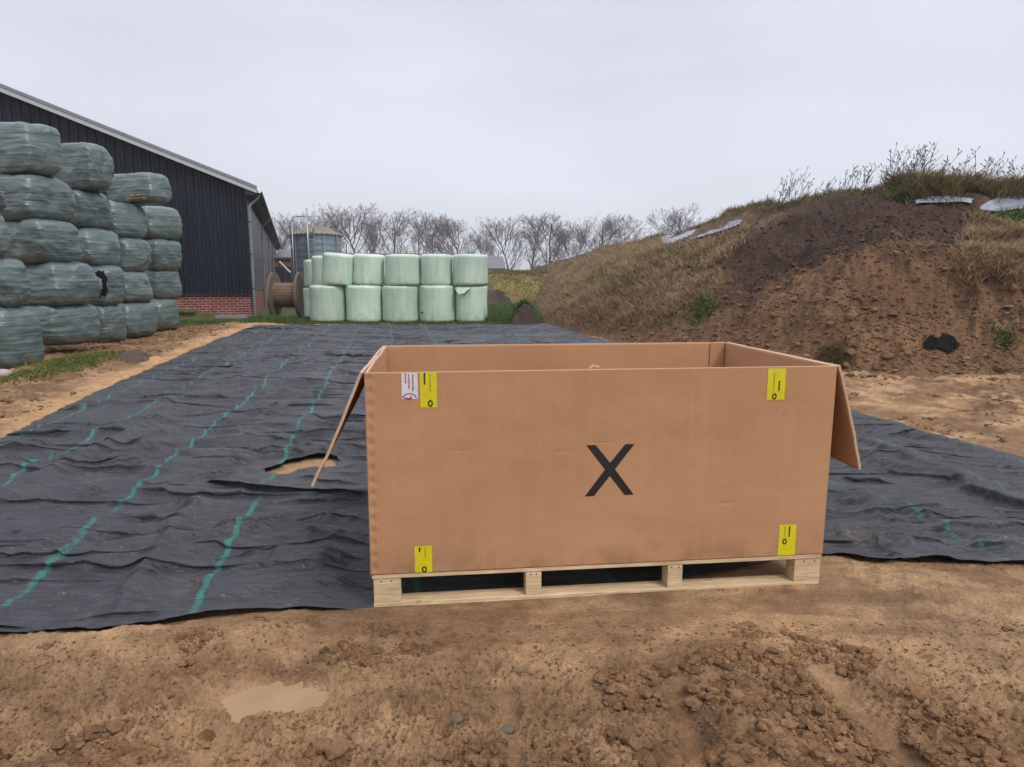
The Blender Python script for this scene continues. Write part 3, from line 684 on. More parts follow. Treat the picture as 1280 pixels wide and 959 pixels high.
patch(o, 'faded_patch', simple('faded_orange_film', (.27, .20, .11), .6, .3, 8), .42, -.27, .62, .13, -1, 2, .045)
patch(bales_by[('C', 1)], 'torn_film', M_FILMB, -.30, .05, .22, .60, 1, 5)

# ------------------------------------------------------------ pale round bales
def round_bale(r, h, seed, tilt=0):
    nt_, nz = 72, 30; s = np.linspace(0, 1, nz); rc = .11
    # profile from bottom centre out, up the side and in over the top
    pr = [(0, 0), (r * .5, 0), (r - rc, 0)] + [(r - rc + rc * math.sin(a), rc - rc * math.cos(a)) for a in np.linspace(.2, math.pi / 2, 6)] + [(r, z) for z in np.linspace(rc + .05, h - rc - .05, 12)] + [(r - rc + rc * math.cos(a), h - rc + rc * math.sin(a)) for a in np.linspace(0, math.pi / 2 - .05, 7)] + [(r * .6, h + .015), (r * .3, h + .02), (0.001, h + .01)]
    pr = np.array(pr); t = np.linspace(0, 2 * np.pi, nt_, endpoint=False); TT, PP = np.meshgrid(t, np.arange(len(pr)))
    rad = pr[PP.astype(int), 0]; zz = pr[PP.astype(int), 1]; k = seed * 2.3
    wob = 1 + .022 * fbm(np.cos(TT) * 1.2 + k, np.sin(TT) * 1.2 + zz * .6, 2, seed) + .007 * fbm(np.cos(TT) * 9 + k, np.sin(TT) * 9 + zz * .5, 2, seed + 3) - .012 * np.cos((zz / h - .5) * 6)
    x = np.cos(TT) * rad * wob; y = np.sin(TT) * rad * wob; z = zz + (rad / r) * .012 * fbm(np.cos(TT) * 5 + k, np.sin(TT) * 5, 2, seed + 5) * (zz > h * .8)
    V_ = np.stack([x.ravel(), y.ravel(), z.ravel() - h / 2], 1); n = len(pr)
    i = np.arange(n * nt_).reshape(n, nt_); nx2 = np.roll(i, -1, 1)
    F_ = np.stack([i[:-1].ravel(), nx2[:-1].ravel(), nx2[1:].ravel(), i[1:].ravel()], 1)
    return V_, F_
def rbale(u0, u1, v0, v1, y0, label, seed, tilt=0, z0=None):
    c = YP((u0 + u1) / 2, v1, y0); r = (u1 - u0) / 2 / FPX * (y0 + .5) * 1.0; zt = YP(0, v0, y0 - r * .6)[2]; zb = c[2] if z0 is None else z0
    zb = max(zb, 0); V_, F_ = round_bale(r, zt - zb, seed)
    o = mesh_np('wrapped_round_bale', V_, F_, M_LFILM); o.location = (c[0], y0, (zt + zb) / 2); o.rotation_euler = (R(tilt * .4), R(tilt), random.random() * 6)
    if tilt: o.rotation_euler[2] = 0
    tag(o, label, 'silage bale', 'pale green round bales in the block behind the ground cover'); return o, r
bl = [(389.5, 433, 'leftmost in the bottom row, beside the cable reel', ''), (434, 478, 'second from the left in the bottom row', ''), (479, 524, 'in the middle of the bottom row', ''), (526, 569, 'fourth in the bottom row, with a small dark hole', 'speckled '), (570, 609, 'rightmost in the bottom row under a torn flap', '')]
YB = 26.0
for i, (u0, u1, lb, ex) in enumerate(bl):
    o, r_ = rbale(u0, u1, 357, 399, YB, '%spale green round bale %s' % (ex, lb), 200 + i, z0=0.0)
    if i == 3:
        MB().tube((-.55, -.62, -.31), (-.50, -.60, -.31), .035, .03, 10).build('hole', M_FILMB, o); o.rotation_euler = (0, 0, 0)
    if i == 4:
        o.rotation_euler = (0, 0, 0); zf = .5; vs = [(-.6, -.33, .60), (-.45, -.50, .62), (-.12, -.63, .62), (.02, -.66, .60), (-.12, -.72, .50), (-.22, -.74, .40), (-.38, -.68, .36), (-.5, -.6, .46)]
        fl = MB().add(vs, [(0, 1, 7), (1, 6, 7), (1, 2, 5), (1, 5, 6), (2, 3, 4), (2, 4, 5)]).build('torn_flap', simple('milky_green_film', (.50, .60, .50), .35, .08), o); fl.modifiers.new('s', 'SOLIDIFY').thickness = .01
tl = [(405, 443, 318, 5, 'leaning, leftmost in the front of the upper row', 'shaded '), (443, 480, 319, 3, 'second in the upper row with a loose crumpled film end', 'tilted '), (483, 525, 318, 0, 'in the middle of the upper row', ''), (526, 565, 318, 0, 'fourth in the upper row', ''), (567, 609, 318, 0, 'rightmost in the upper row', '')]
for i, (u0, u1, v0, tlt, lb, ex) in enumerate(tl):
    o, r_ = rbale(u0, u1, v0, 358, YB - .05 + .1 * (i % 2), '%spale green round bale %s' % (ex, lb), 220 + i, tlt, z0=YP(0, 357, YB - .38)[2])
    if i < 2: o.location.z += .035
    if False:
        ff = [( -.52 + .28 * a + .03 * math.sin(b * 3), -.40 - .16 * a - .03 * abs(math.sin(b * 2.2 + a)), .30 - .42 * b / 3 ) for b in range(4) for a in (0, .5, 1)]
        fo = mesh_np('loose_film', np.array(ff) + np.array([-.02, -.06, .05]), grid_faces(4, 3), bpy.data.materials['milky_green_film'], o); fo.modifiers.new('s', 'SOLIDIFY').thickness = .008
for i, (u0, u1, v0, y0, lb) in enumerate([(392, 430, 320, YB + 1.5, 'behind the leaning one'), (382, 420, 325, YB + 3.0, 'farthest left before the silo'), (462, 500, 321, YB + 1.5, 'right of the tilted one'), (548, 586, 320, YB + 1.5, 'left of the rightmost upper one')]):
    c = rbale(u0, u1, v0, 358, y0, 'pale green round bale of the back row, %s' % lb, 240 + i, 0, z0=1.28)[0]
    b2 = rbale(u0, u1, 357, 399, y0, 'low pale green round bale in the back row, %s' % lb, 250 + i, 0, z0=0.0)[0]
    b2.location.z = .63; b2.scale.z = 1.25 / max(.2, b2.dimensions.z)

# ------------------------------------------------------------ cable reel
rc0 = GP(361, 396); ry = rc0[1]
reel = empty('cable_reel', (rc0[0], ry, 0), R(2))
tag(reel, 'large weathered wooden cable reel on edge between the barn corner and pale bales', 'cable reel')
RR = .96; cz = RR - .03; hwid = .50
for sgn in (-1, 1):
    mb = MB(); n = 56; x0 = sgn * hwid; x1 = sgn * (hwid + .10)
    # flange of planks with small gaps: every plank a clipped slice of the disc
    np_ = 11
    for k in range(np_):
        a0 = -RR + 2 * RR * k / np_ + .006; a1 = -RR + 2 * RR * (k + 1) / np_ - .006; pts = []
        for q in range(9):
            a = a0 + (a1 - a0) * q / 8; pts.append((a, math.sqrt(max(1e-4, RR * RR - a * a))))
        up = [(a, b) for a, b in pts]; dn_ = [(a, -b) for a, b in reversed(pts)]; ring = up + dn_; m = len(ring)
        ox = random.uniform(-.006, .006)
        vs = [(x0 + ox, a, cz + b) for a, b in ring] + [(x1 + ox, a, cz + b) for a, b in ring]
        mb.add(vs, [tuple(range(m)), tuple(range(2 * m - 1, m - 1, -1))] + [(i, (i + 1) % m, m + (i + 1) % m, m + i) for i in range(m)])
    mb.tube((sgn * (hwid + .02), 0, cz), (sgn * (hwid + .115), 0, cz), .12, .12, 20)
    fl = mb.build('flange', M_OLDWOOD, reel)
    for k in range(8):
        a = k * math.pi / 4 + .2; bb = MB().tube((sgn * (hwid + .09), .42 * math.cos(a), cz + .42 * math.sin(a)), (sgn * (hwid + .125), .42 * math.cos(a), cz + .42 * math.sin(a)), .025, .025, 8)
        bb.build('bolt', M_DARKM, fl)
mb = MB(); n = 26; rd = .53
for k in range(n):
    a0 = 2 * math.pi * k / n + .012; a1 = 2 * math.pi * (k + 1) / n - .012; r_ = rd + random.uniform(-.012, .012)
    vs = []
    for xx in (-hwid - .01, hwid + .01):
        for rad, a in ((r_ - .06, a0), (r_, a0), (r_, a1), (r_ - .06, a1)): vs.append((xx, rad * math.cos(a), cz + rad * math.sin(a)))
    mb.add(vs, [(0, 1, 2, 3), (7, 6, 5, 4), (1, 5, 6, 2), (0, 4, 5, 1), (3, 2, 6, 7), (0, 3, 7, 4)])
mb.build('drum', wood_mat('drum_wood', (.12, .07, .05), (.24, .15, .11), .75), reel)

# ------------------------------------------------------------ silo with ladder pipes
sy = 42.0; sc_ = YP(395, 294, sy); srad = 29 / FPX * sy; ez = sc_[2]
silo = empty('silo', (sc_[0], sy, 0)); tag(silo, 'round galvanised feed silo with conical roof behind the cable reel', 'silo')
nt_ = 96; zsr = np.arange(0, ez, .06); V_ = []
for z in zsr:
    for k in range(nt_):
        a = 2 * math.pi * k / nt_; r_ = srad + .009 * math.sin(z * 2 * math.pi / .36); V_.append((r_ * math.cos(a), r_ * math.sin(a), z))
ii = np.arange(len(zsr) * nt_).reshape(len(zsr), nt_); jj = np.roll(ii, -1, 1)
mesh_np('wall', np.array(V_), np.stack([ii[:-1].ravel(), jj[:-1].ravel(), jj[1:].ravel(), ii[1:].ravel()], 1), simple('silo_steel', (.21, .26, .30), .5, .2, 1.5, 0, .35), silo)
for k in range(10):
    a = 2 * math.pi * k / 10 + .25; sm = MB().box(-.03, .03, -.03, .03, 0, ez, Matrix.Translation((math.cos(a) * (srad + .04), math.sin(a) * (srad + .04), 0)) @ Matrix.Rotation(a, 4, 'Z'))
    sm.build('stiffener', M_GALV, silo)
apex = YP(395, 281, sy)[2]; cone = MB(); n = 32
for k in range(n):
    a0 = 2 * math.pi * k / n; a1 = 2 * math.pi * (k + 1) / n; am = (a0 + a1) / 2
    cone.add([((srad + .12) * math.cos(a0), (srad + .12) * math.sin(a0), ez - .03), ((srad + .12) * math.cos(am), (srad + .12) * math.sin(am), ez + .03), ((srad + .12) * math.cos(a1), (srad + .12) * math.sin(a1), ez - .03), (.2 * math.cos(a1), .2 * math.sin(a1), apex), (.2 * math.cos(am), .2 * math.sin(am), apex + .05), (.2 * math.cos(a0), .2 * math.sin(a0), apex)], [(0, 1, 4, 5), (1, 2, 3, 4)])
cone.tube((0, 0, apex - .02), (0, 0, apex + .12), .26, .22, 16)
rf = cone.build('roof', M_RUSTW, silo)
MB().tube((0, 0, ez - .07), (0, 0, ez - .01), srad + .07, srad + .1, 64).build('eave_ring', M_GALV, silo)
hp_ = MB(); zt_ = YP(0, 271, sy - srad)[2]; xa = YP(366, 271, sy - srad)[0] - sc_[0]; xb = YP(392, 271, sy - srad)[0] - sc_[0]; yb = -srad - .25
pl_ = [(xa, yb, .2), (xa, yb, zt_ - .25), (xa + .08, yb, zt_ - .06), (xa + .3, yb, zt_), (xb - .3, yb, zt_ + .01), (xb - .08, yb, zt_ - .06), (xb, yb, zt_ - .3), (xb, yb, ez - .2)]
for a, b in zip(pl_[:-1], pl_[1:]): hp_.tube(a, b, .035, n=8)
hp_.build('filling_pipe', M_GALV, silo, True)
lp = MB(); xl = .05
for dx in (-.02, .32): lp.tube((xl + dx, yb, .3), (xl + dx, yb, YP(0, 276, sy)[2]), .025, n=6)
for k in range(16): lp.tube((xl, yb, .5 + .28 * k), (xl + .3, yb, .5 + .28 * k), .014, n=5)
lp.build('ladder', M_GALV, silo)
MB().tube((0, -srad - .3, .2), (0, -srad - .3, YP(0, 264, sy)[2]), .045, n=8).build('vent_pipe', M_GALV, silo, True)

# ------------------------------------------------------------ far buildings
def house(name, u0, u1, v0, v1, y, depth, wallmat, roofmat, label, cat='shed', flip=False, win=0):
    a = YP(u0, v1, y); b = YP(u1, v1, y); zt = YP(u0, v0, y)[2]; ze = max(.8, a[2]); Wd = b[0] - a[0]
    e = empty(name, ((a[0] + b[0]) / 2, y, 0)); tag(e, label, cat)
    MB().box(-Wd / 2 + .15, Wd / 2 - .15, .25, depth - .2, 0, ze).build('wall', wallmat, e)
    ins = min(.12 * Wd, 1.2) if flip else 0
    vs = [(-Wd / 2, 0, ze - .05), (Wd / 2, 0, ze - .05), (Wd / 2 - ins, depth / 2, zt), (-Wd / 2, depth / 2, zt), (-Wd / 2, depth, ze - .05), (Wd / 2, depth, ze - .05)]
    r = MB().add(vs, [(0, 1, 2, 3), (3, 2, 5, 4), (0, 3, 4), (1, 5, 2)]).build('roof', roofmat, e); m = r.modifiers.new('s', 'SOLIDIFY'); m.thickness = .15
    for k in range(win):
        x = -Wd / 2 + Wd * (k + .5) / win; w_ = MB().box(x - .6, x + .6, .2, .26, ze * .35, ze * .75).build('window', M_DARKM, e)
    return e
house('farm_shed', 600, 632, 319, 335, 78, 9, M_PALEWALL, M_GREYROOF, 'small grey roofed building just right of the pale bale block', 'shed', True, 2)
house('long_barn', 424, 575, 315, 323, 118, 12, simple('brown_brick', (.14, .07, .055), .9), M_REDROOF, 'long low red brown barn under the trees behind the pale bales', 'barn', False, 6)
house('farm_house', 338, 372, 309, 321, 66, 8, simple('dull_brick', (.22, .10, .08), .9), M_GREYROOF, 'grey roofed brick shed seen between the barn eave and the silo', 'shed', False, 2)
pz = MB(); p0 = YP(349, 327, 60); p1 = YP(363, 341, 60); pz.tube(p0, p1, .09, n=8); cv = pz.build('conveyor_pipe', M_PALEWALL); tag(cv, 'thin pale pipe slanting down between barn and silo above the reel', 'pipe')
cv.data.transform(Matrix.Identity(4)); pz2 = MB(); pz2.tube((p1[0], p1[1], p1[2]), (p1[0], p1[1], 0), .05, n=8); pz2.tube((p0[0], p0[1], p0[2]), (p0[0], p0[1], 0), .05, n=8); pz2.build('leg', M_DARKM, cv)

# second, grassy clamp between the pale bales and the hill
def mound(name, cx, cy, rx, ry, h, earth, seed, pw=2.0, rough_=.12, kind='structure', n=90):
    t = np.linspace(0, 2 * np.pi, n, endpoint=False); r = np.linspace(0, 1.0, 40); TT, RR_ = np.meshgrid(t, r)
    x = cx + rx * RR_ * np.cos(TT); y = cy + ry * RR_ * np.sin(TT)
    z = h * (1 - RR_ ** pw) - .06; z = z + rough_ * (1 - RR_ ** 4) * (fbm(x * 1.3, y * 1.3, 3, seed) + .5 * fbm(x * 5, y * 5, 3, seed + 3))
    i = np.arange(TT.size).reshape(TT.shape); j = np.roll(i, -1, 1)
    nn = fbm(x * 1.2, y * 1.2, 4, seed + 7); col = lerp(np.broadcast_to(np.array(earth[0]), x.shape + (3,)).copy(), np.array(earth[1]), np.clip(.5 + .7 * nn, 0, 1))
    o = mesh_np(name, np.stack([x.ravel(), y.ravel(), z.ravel()], 1), np.stack([i[:-1].ravel(), i[1:].ravel(), j[1:].ravel(), j[:-1].ravel()], 1), M_SOIL, attrs={'earth': col.reshape(-1, 3)})
    return o
o = mound('bank', 0.2, 52, 5.2, 9, 2.15, ((.17, .16, .045), (.24, .17, .07)), 301, 6.0, .15); tag(o, kind='structure')
o = mound('soil_heap', -1.15, 38, 1.5, 2.2, 1.15, ((.05, .04, .036), (.08, .06, .05)), 311, 1.3, .3); tag(o, 'dark soil heap on the grass just right of the pale bales', 'soil heap')
o = mound('soil_heap', .42, 24.6, .55, .75, .78, ((.05, .032, .026), (.075, .05, .04)), 321, 1.3, .20); tag(o, 'small dark peaty heap at the far end of the ground cover with weeds on top', 'soil heap')

# ------------------------------------------------------------ plants on the hill, verge and banks
def stuff(o, label, cat): tag(o, label, cat, kind='stuff'); return o
FILM_ZONES = [[(826, 300), (928, 279), (930, 285), (830, 312)], [(696, 322), (737, 312), (738, 319), (696, 331)], [(1226, 262), (1244, 255), (1296, 249), (1296, 266), (1226, 270)], [(1146, 254), (1162, 250), (1210, 252), (1208, 259), (1148, 260)]]
SL_ = [(655, 395), (668, 352), (690, 330), (740, 311), (830, 300), (905, 290), (935, 285), (925, 310), (905, 335), (880, 360), (862, 388), (830, 405), (760, 408), (700, 398)]
P = pick(SL_, 30000); keepm = (fbm(P[:, 0] * 1.0, P[:, 1] * 1.0, 3, 401) > -.42); P = P[keepm]
stuff(blades('dead_grass', P, .24, .011, .5, M_DRY, .9, (-.55, -.75)), 'matted straw coloured dead grass hanging down the left flank of the earth bank', 'dead grass')
SR_ = [(1218, 270), (1290, 262), (1290, 365), (1250, 350), (1215, 362), (1188, 352), (1205, 325), (1210, 300)]
P = pick(SR_, 15000); P = P[fbm(P[:, 0] * 1.4, P[:, 1] * 1.4, 3, 402) > -.35]
stuff(blades('dead_grass', P, .20, .0075, .55, M_DRY, .9, (-.35, -.6)), 'pale dead grass clumps on the right flank of the earth bank', 'dead grass')
band = (Ht > .80)
TOPS = [(690, 330), (760, 300), (870, 270), (960, 245), (1110, 215), (1150, 205), (1300, 215), (1300, 262), (1150, 252), (1105, 240), (1000, 256), (925, 282), (830, 303), (745, 315)]
P = pick(TOPS, 15000, band & (HdR > -.9 - .0 * HX))
P = P[fbm(P[:, 0] * .9, P[:, 1] * .9, 3, 403) > -.5]
stuff(blades('crest_grass', P, .16, .008, .75, M_DRYG, .8), 'rank green and tan grass along the crest of the earth bank', 'grass')
P = pick([(1112, 212), (1160, 200), (1290, 222), (1290, 250), (1230, 250), (1115, 250)], 15000, band)
stuff(blades('crest_weeds', P[fbm(P[:, 0] * 1.3, P[:, 1] * 1.3, 3, 404) > -.35], .30, .011, .75, M_DRYG, .6), 'thick tangle of brown and green weeds crowning the summit of the bank', 'weeds')
P = np.concatenate([pick([(735, 340), (790, 335), (800, 362), (770, 372), (740, 365)], 2200), pick([(866, 378), (886, 376), (888, 396), (868, 398)], 420), pick([(1118, 238), (1155, 236), (1155, 250), (1118, 250)], 1500), pick([(1245, 262), (1290, 258), (1290, 280), (1240, 282)], 900), pick([(1245, 418), (1265, 418), (1262, 430), (1245, 430)], 120), pick([(800, 318), (850, 312), (860, 330), (805, 335)], 600)])
stuff(blades('green_weeds', P, .15, .014, .7, M_GREEN, .6), 'bright green weed patches growing on the earth bank', 'weeds')
P = pick([(1030, 436), (1062, 436), (1064, 456), (1028, 456)], 1600)
stuff(blades('grass_tuft', P, .11, .006, .8, M_DRYG, .7), 'pale grass tuft at the foot of the earth bank above the carton corner', 'grass')
# tall dead stalks with seed heads along the crest
S = MB(); 
def stalk(p, h, lean):
    n = 5; q = Vector(p); pts = [q]
    for k in range(1, n + 1): pts.append(Vector(p) + Vector((lean[0] * h * (k / n) ** 1.6, lean[1] * h * (k / n), h * k / n * (1 - .12 * (k / n)))))
    for a, b in zip(pts[:-1], pts[1:]): S.tube(a, b, .006, .005, 3, False)
    for _ in range(random.randint(2, 5)):
        k = random.uniform(.45, 1); b = Vector(p) + Vector((lean[0] * h * k ** 1.6, lean[1] * h * k, h * k * (1 - .12 * k))); d = Vector((random.uniform(-1, 1), random.uniform(-1, 1), random.uniform(.4, 1.3))) * h * .11
        S.tube(b, b + d, .005, .004, 3, False); S.tube(b + d * .8, b + d * 1.25, .014, .005, 4, True)
crest = np.flatnonzero(((HdR > -.5) & (HdR < .6) & (HY < 40)).ravel())
for (u0, u1, n, h0, h1) in ((955, 1000, 26, .35, .85), (1000, 1050, 18, .2, .5), (1050, 1110, 26, .3, .75), (1110, 1175, 46, .35, .95), (1175, 1290, 46, .3, .8), (880, 955, 14, .15, .4), (760, 880, 14, .2, .4)):
    cc = crest[(HU.ravel()[crest] > u0) & (HU.ravel()[crest] < u1)]
    if len(cc) == 0: continue
    for _ in range(n):
        p = hv[rng.choice(cc)]; stalk((p[0], p[1], p[2] - .03), 1.25 * random.uniform(h0, h1), (random.uniform(-.05, .55), random.uniform(-.2, .2)))
stuff(S.build('dead_stalks', M_STALK), 'thin dead seed stalks standing against the sky on the bank', 'dead stalks')
# verge of the ground cover, grass by the barn, reel, bales, far field
def gscatter(pts, n, sx, sy):
    out = []
    for (x, y, m) in pts:
        k = int(n * m); a = np.stack([x + rng.normal(0, sx, k), y + rng.normal(0, sy, k)], 1); out.append(a)
    a = np.concatenate(out); return np.concatenate([a, ground_base(a[:, 0], a[:, 1])[0][:, None]], 1)
xs_ = rng.uniform(-9.6, 1.0, 16000); ys_ = 24.45 + rng.random(16000) ** 1.6 * 2.2
P = np.stack([xs_, ys_], 1); P = P[(fbm(P[:, 0] * 1.0, P[:, 1] * 2, 3, 410) > -.15)]; P = np.concatenate([P, ground_base(P[:, 0], P[:, 1])[0][:, None]], 1)
stuff(blades('verge_grass', P, .085, .009, .6, M_GREEN, .5), 'green grass verge along the far end of the ground cover', 'grass')
xs_ = rng.uniform(-1.0, 1.1, 9000); ys_ = rng.uniform(25.2, 38, 9000); P = np.stack([xs_, ys_, np.zeros(9000) - .02], 1)
stuff(blades('tall_green_grass', P, .34, .012, .35, M_GREEN, .4), 'lush tall grass right of the pale bale block', 'grass')
P = gscatter([(.45, 24.7, 1)], 1800, .3, .35); P = P[P[:, 1] > 24.62]; P[:, 2] = np.maximum(0, .74 * (1 - ((P[:, 0] - .42) / .55) ** 2 - ((P[:, 1] - 24.6) / .75) ** 2)) 
stuff(blades('heap_weeds', P, .20, .012, .6, M_GREEN, .5), 'bright weeds growing over the small dark heap', 'weeds')
def bank_z(x, y):
    q = np.clip(np.hypot((x - .2) / 5.2, (y - 52) / 9), 0, 1); return 2.15 * (1 - q ** 6) - .06
xs_ = rng.uniform(-4.8, 5, 16000); ys_ = rng.uniform(43.2, 53, 16000); P = np.stack([xs_, ys_, bank_z(xs_, ys_)], 1)
stuff(blades('bank_grass', P, .16, .018, .5, M_DRYG, .5), 'yellowish short grass on the low far bank', 'grass')
P = gscatter([(-7.7, 11.9, 1), (-7.9, 12.6, 1.1), (-8.1, 13.4, .8), (-7.6, 11.1, .5), (-7.75, 10.6, .3)], 1700, .22, .34)
stuff(blades('weed_patch', P, .085, .009, .9, blade_mat('yellow_green_weeds', (0, (.05, .07, .02)), (.5, (.14, .17, .04)), (1, (.30, .27, .08))), .6), 'yellow green weed patch at the foot of the nearest dark bales', 'weeds')
P = gscatter([(-11.9, 23.6, .5), (-11.2, 24.6, 1), (-10.8, 25.4, 1), (-12.2, 24.5, 1)], 1100, .45, .4)
stuff(blades('barn_foot_grass', P, .10, .01, .6, M_GREEN, .6), 'thin grass at the foot of the brick plinth', 'grass')
P = gscatter([(-9.6, 26.8, 1), (-8.9, 25.5, 1), (-8.3, 25.4, 1), (-9.2, 25.2, .8)], 1200, .3, .3)
stuff(blades('reel_foot_grass', P, .16, .01, .6, M_GREEN, .5), 'green grass growing round the foot of the cable reel', 'grass')

# plastic film lying near the crest
def film_on_hill(poly, mat, label, name='plastic_sheet', lift=.045, nu=46, nv=14, sm=8):
    """poly: upper edge list, lower edge list in photo places; draped on the hill"""
    up, lo = poly; vs = []
    m = vis & (HdR < .1); ii = np.flatnonzero(m.ravel()); hu = HU.ravel()[ii]; hv_ = HV.ravel()[ii]; pts = hv[ii]
    for j in range(nv):
        for i in range(nu):
            t = i / (nu - 1); s = j / (nv - 1)
            u_ = np.interp(t, np.linspace(0, 1, len(up)), [p[0] for p in up]) * (1 - s) + np.interp(t, np.linspace(0, 1, len(lo)), [p[0] for p in lo]) * s
            v_ = np.interp(t, np.linspace(0, 1, len(up)), [p[1] for p in up]) * (1 - s) + np.interp(t, np.linspace(0, 1, len(lo)), [p[1] for p in lo]) * s
            u_ += 1.6 * math.sin(i * 1.9 + j) * (s in (0, 1)); v_ += .9 * math.sin(i * 1.3 + j * 2)
            d = (hu - u_) ** 2 + ((hv_ - v_) * 1.0) ** 2; k = np.argsort(d)[:6]; p = pts[k].mean(0)
            vs.append((p[0], p[1] - .03, p[2] + lift + .02 * abs(math.sin(i * .9 + j * .4)) + .01 * math.sin(i * 2.3)))
    G_ = np.array(vs).reshape(nv, nu, 3)
    for _ in range(sm):
        H_ = G_.copy(); H_[1:-1, 1:-1] = (G_[:-2, 1:-1] + G_[2:, 1:-1] + G_[1:-1, :-2] + G_[1:-1, 2:]) / 4; H_[0, 1:-1] = (G_[0, :-2] + G_[0, 2:] + 2 * G_[0, 1:-1]) / 4; H_[-1, 1:-1] = (G_[-1, :-2] + G_[-1, 2:] + 2 * G_[-1, 1:-1]) / 4; G_ = H_
    o = mesh_np(name, G_.reshape(-1, 3), grid_faces(nv, nu), mat); o.modifiers.new('s', 'SOLIDIFY').thickness = .006; tag(o, label, 'plastic sheet', 'plastic sheets showing on the earth bank'); return o
film_on_hill(([(824, 298), (860, 291), (895, 284), (928, 277)], [(828, 307), (862, 303), (892, 294), (924, 284)]), M_FILMW, 'long white film strip bared below the crest on the left flank of the bank')
film_on_hill(([(698, 322), (715, 318), (735, 312)], [(699, 327), (716, 323), (734, 317)]), M_FILMW, 'short thin pale film strip low at the far left end of the bank')
film_on_hill(([(1222, 262), (1240, 253), (1262, 244), (1296, 247)], [(1224, 266), (1240, 268), (1262, 266), (1296, 262)]), M_FILMW, 'bluish white film sheet under the crest at the right edge of the photo')
film_on_hill(([(1142, 254), (1160, 249), (1185, 249), (1215, 252)], [(1144, 257), (1162, 257), (1187, 255), (1213, 257)]), M_FILMW, 'narrow pale film edge peeping out below the summit weeds')
film_on_hill(([(1152, 432), (1162, 421), (1170, 427), (1181, 419), (1188, 424), (1197, 434)], [(1153, 435), (1163, 440), (1172, 436), (1183, 445), (1190, 439), (1196, 436)]), M_FILMB, 'crumpled black film scrap doubling as the dark hollow in the sandy foot of the bank', 'plastic_scrap_and_hollow', .03, 18, 10, 0)  # crumpled film whose black also stands in for the shade inside the hollow

# clods: tipped earth lumps on hill and yard
def icos():
    p = (1 + 5 ** .5) / 2; v = np.array([(-1, p, 0), (1, p, 0), (-1, -p, 0), (1, -p, 0), (0, -1, p), (0, 1, p), (0, -1, -p), (0, 1, -p), (p, 0, -1), (p, 0, 1), (-p, 0, -1), (-p, 0, 1)], float); v /= np.linalg.norm(v[0])
    f = np.array([(0, 11, 5), (0, 5, 1), (0, 1, 7), (0, 7, 10), (0, 10, 11), (1, 5, 9), (5, 11, 4), (11, 10, 2), (10, 7, 6), (7, 1, 8), (3, 9, 4), (3, 4, 2), (3, 2, 6), (3, 6, 8), (3, 8, 9), (4, 9, 5), (2, 4, 11), (6, 2, 10), (8, 6, 7), (9, 8, 1)]); return v, f
def ico2():
    v, f = icos(); v = list(map(tuple, v)); cache = {}; nf = []
    def mid(a, b):
        k = (min(a, b), max(a, b))
        if k not in cache:
            m = (np.array(v[a]) + np.array(v[b])); m /= np.linalg.norm(m); v.append(tuple(m)); cache[k] = len(v) - 1
        return cache[k]
    for a, b, c in f:
        ab, bc_, ca = mid(a, b), mid(b, c), mid(c, a); nf += [(a, ab, ca), (b, bc_, ab), (c, ca, bc_), (ab, bc_, ca)]
    return np.array(v), np.array(nf)
def clods(name, P, size, colf, flat=.75, hi=False):
    v, f = ico2() if hi else icos(); n = len(P); m = len(v)
    jit = 1 + rng.normal(0, .17, (n, m, 1)); sc = size[:, None, None] * np.stack([rng.uniform(.75, 1.4, n), rng.uniform(.75, 1.3, n), rng.uniform(.55, 1, n) * flat], 1)[:, None, :]
    W_ = v[None] * jit * sc; az = rng.uniform(0, 6.28, n)[:, None]; x = W_[..., 0] * np.cos(az) - W_[..., 1] * np.sin(az); y = W_[..., 0] * np.sin(az) + W_[..., 1] * np.cos(az)
    Vv = np.stack([x + P[:, None, 0], y + P[:, None, 1], W_[..., 2] + P[:, None, 2] + size[:, None] * .15], 2).reshape(-1, 3)
    Ff = (f[None] + (np.arange(n) * m)[:, None, None]).reshape(-1, 3)
    return mesh_np(name, Vv, Ff, M_SOIL, attrs={'earth': np.repeat(colf, m, 0)}, smooth=False)
# foreground
N = 90000; u = rng.uniform(-40, 1320, N); v = 959 + 30 - rng.random(N) ** 1.15 * 215
P = np.array([GP(a, b) for a, b in zip(u, v)]); dens = fbm(P[:, 0] * 1.4, P[:, 1] * 2.4, 3, 501) + .5 * fbm(P[:, 0] * 6, P[:, 1] * 7, 2, 502)
lim = np.interp(P[:, 1], [1.9, 2.2, 2.5, 3.1], [-.65, -.05, .5, 1.0]); grit = rng.random(N) < .09; ok = (dens > lim) | grit
ok &= (((P[:, 0] + .93) / .33) ** 2 + ((P[:, 1] - 2.44) / .13) ** 2 > 1)
for (cx, wd, sl, y0, y1) in ((-1.05, .05, .10, 1.2, 2.35), (.02, .035, -.08, 2.05, 2.45), (.62, .05, .05, 1.9, 2.6), (1.35, .06, -.1, 1.5, 2.7)):
    ok &= ~((np.abs(P[:, 0] - cx - sl * (P[:, 1] - 2)) < wd) & (P[:, 1] > y0) & (P[:, 1] < y1))
ok &= P[:, 1] < tarp_front(P[:, 0]) - .08
P = P[ok]; grit = grit[ok] & (dens[ok] <= lim[ok]); P[:, 2] = ground_base(P[:, 0], P[:, 1])[0]
sz = np.clip(.0030 * (rng.pareto(2.1, len(P)) + 1), .0025, .028) * np.interp(P[:, 1], [1.9, 3.2], [1.25, .8]); sz = np.where(grit, np.minimum(sz, .008), sz)
cf = BROWN * rng.uniform(.72, 1.35, (len(P), 1)) * np.array([1, .98, .96]); cf = np.where(rng.random((len(P), 1)) < .0002, np.array([[.07, .06, .06]]), cf)
stuff(clods('soil_clods', P, sz, cf, hi=False), 'loose sandy clods churned up across the foreground', 'soil')
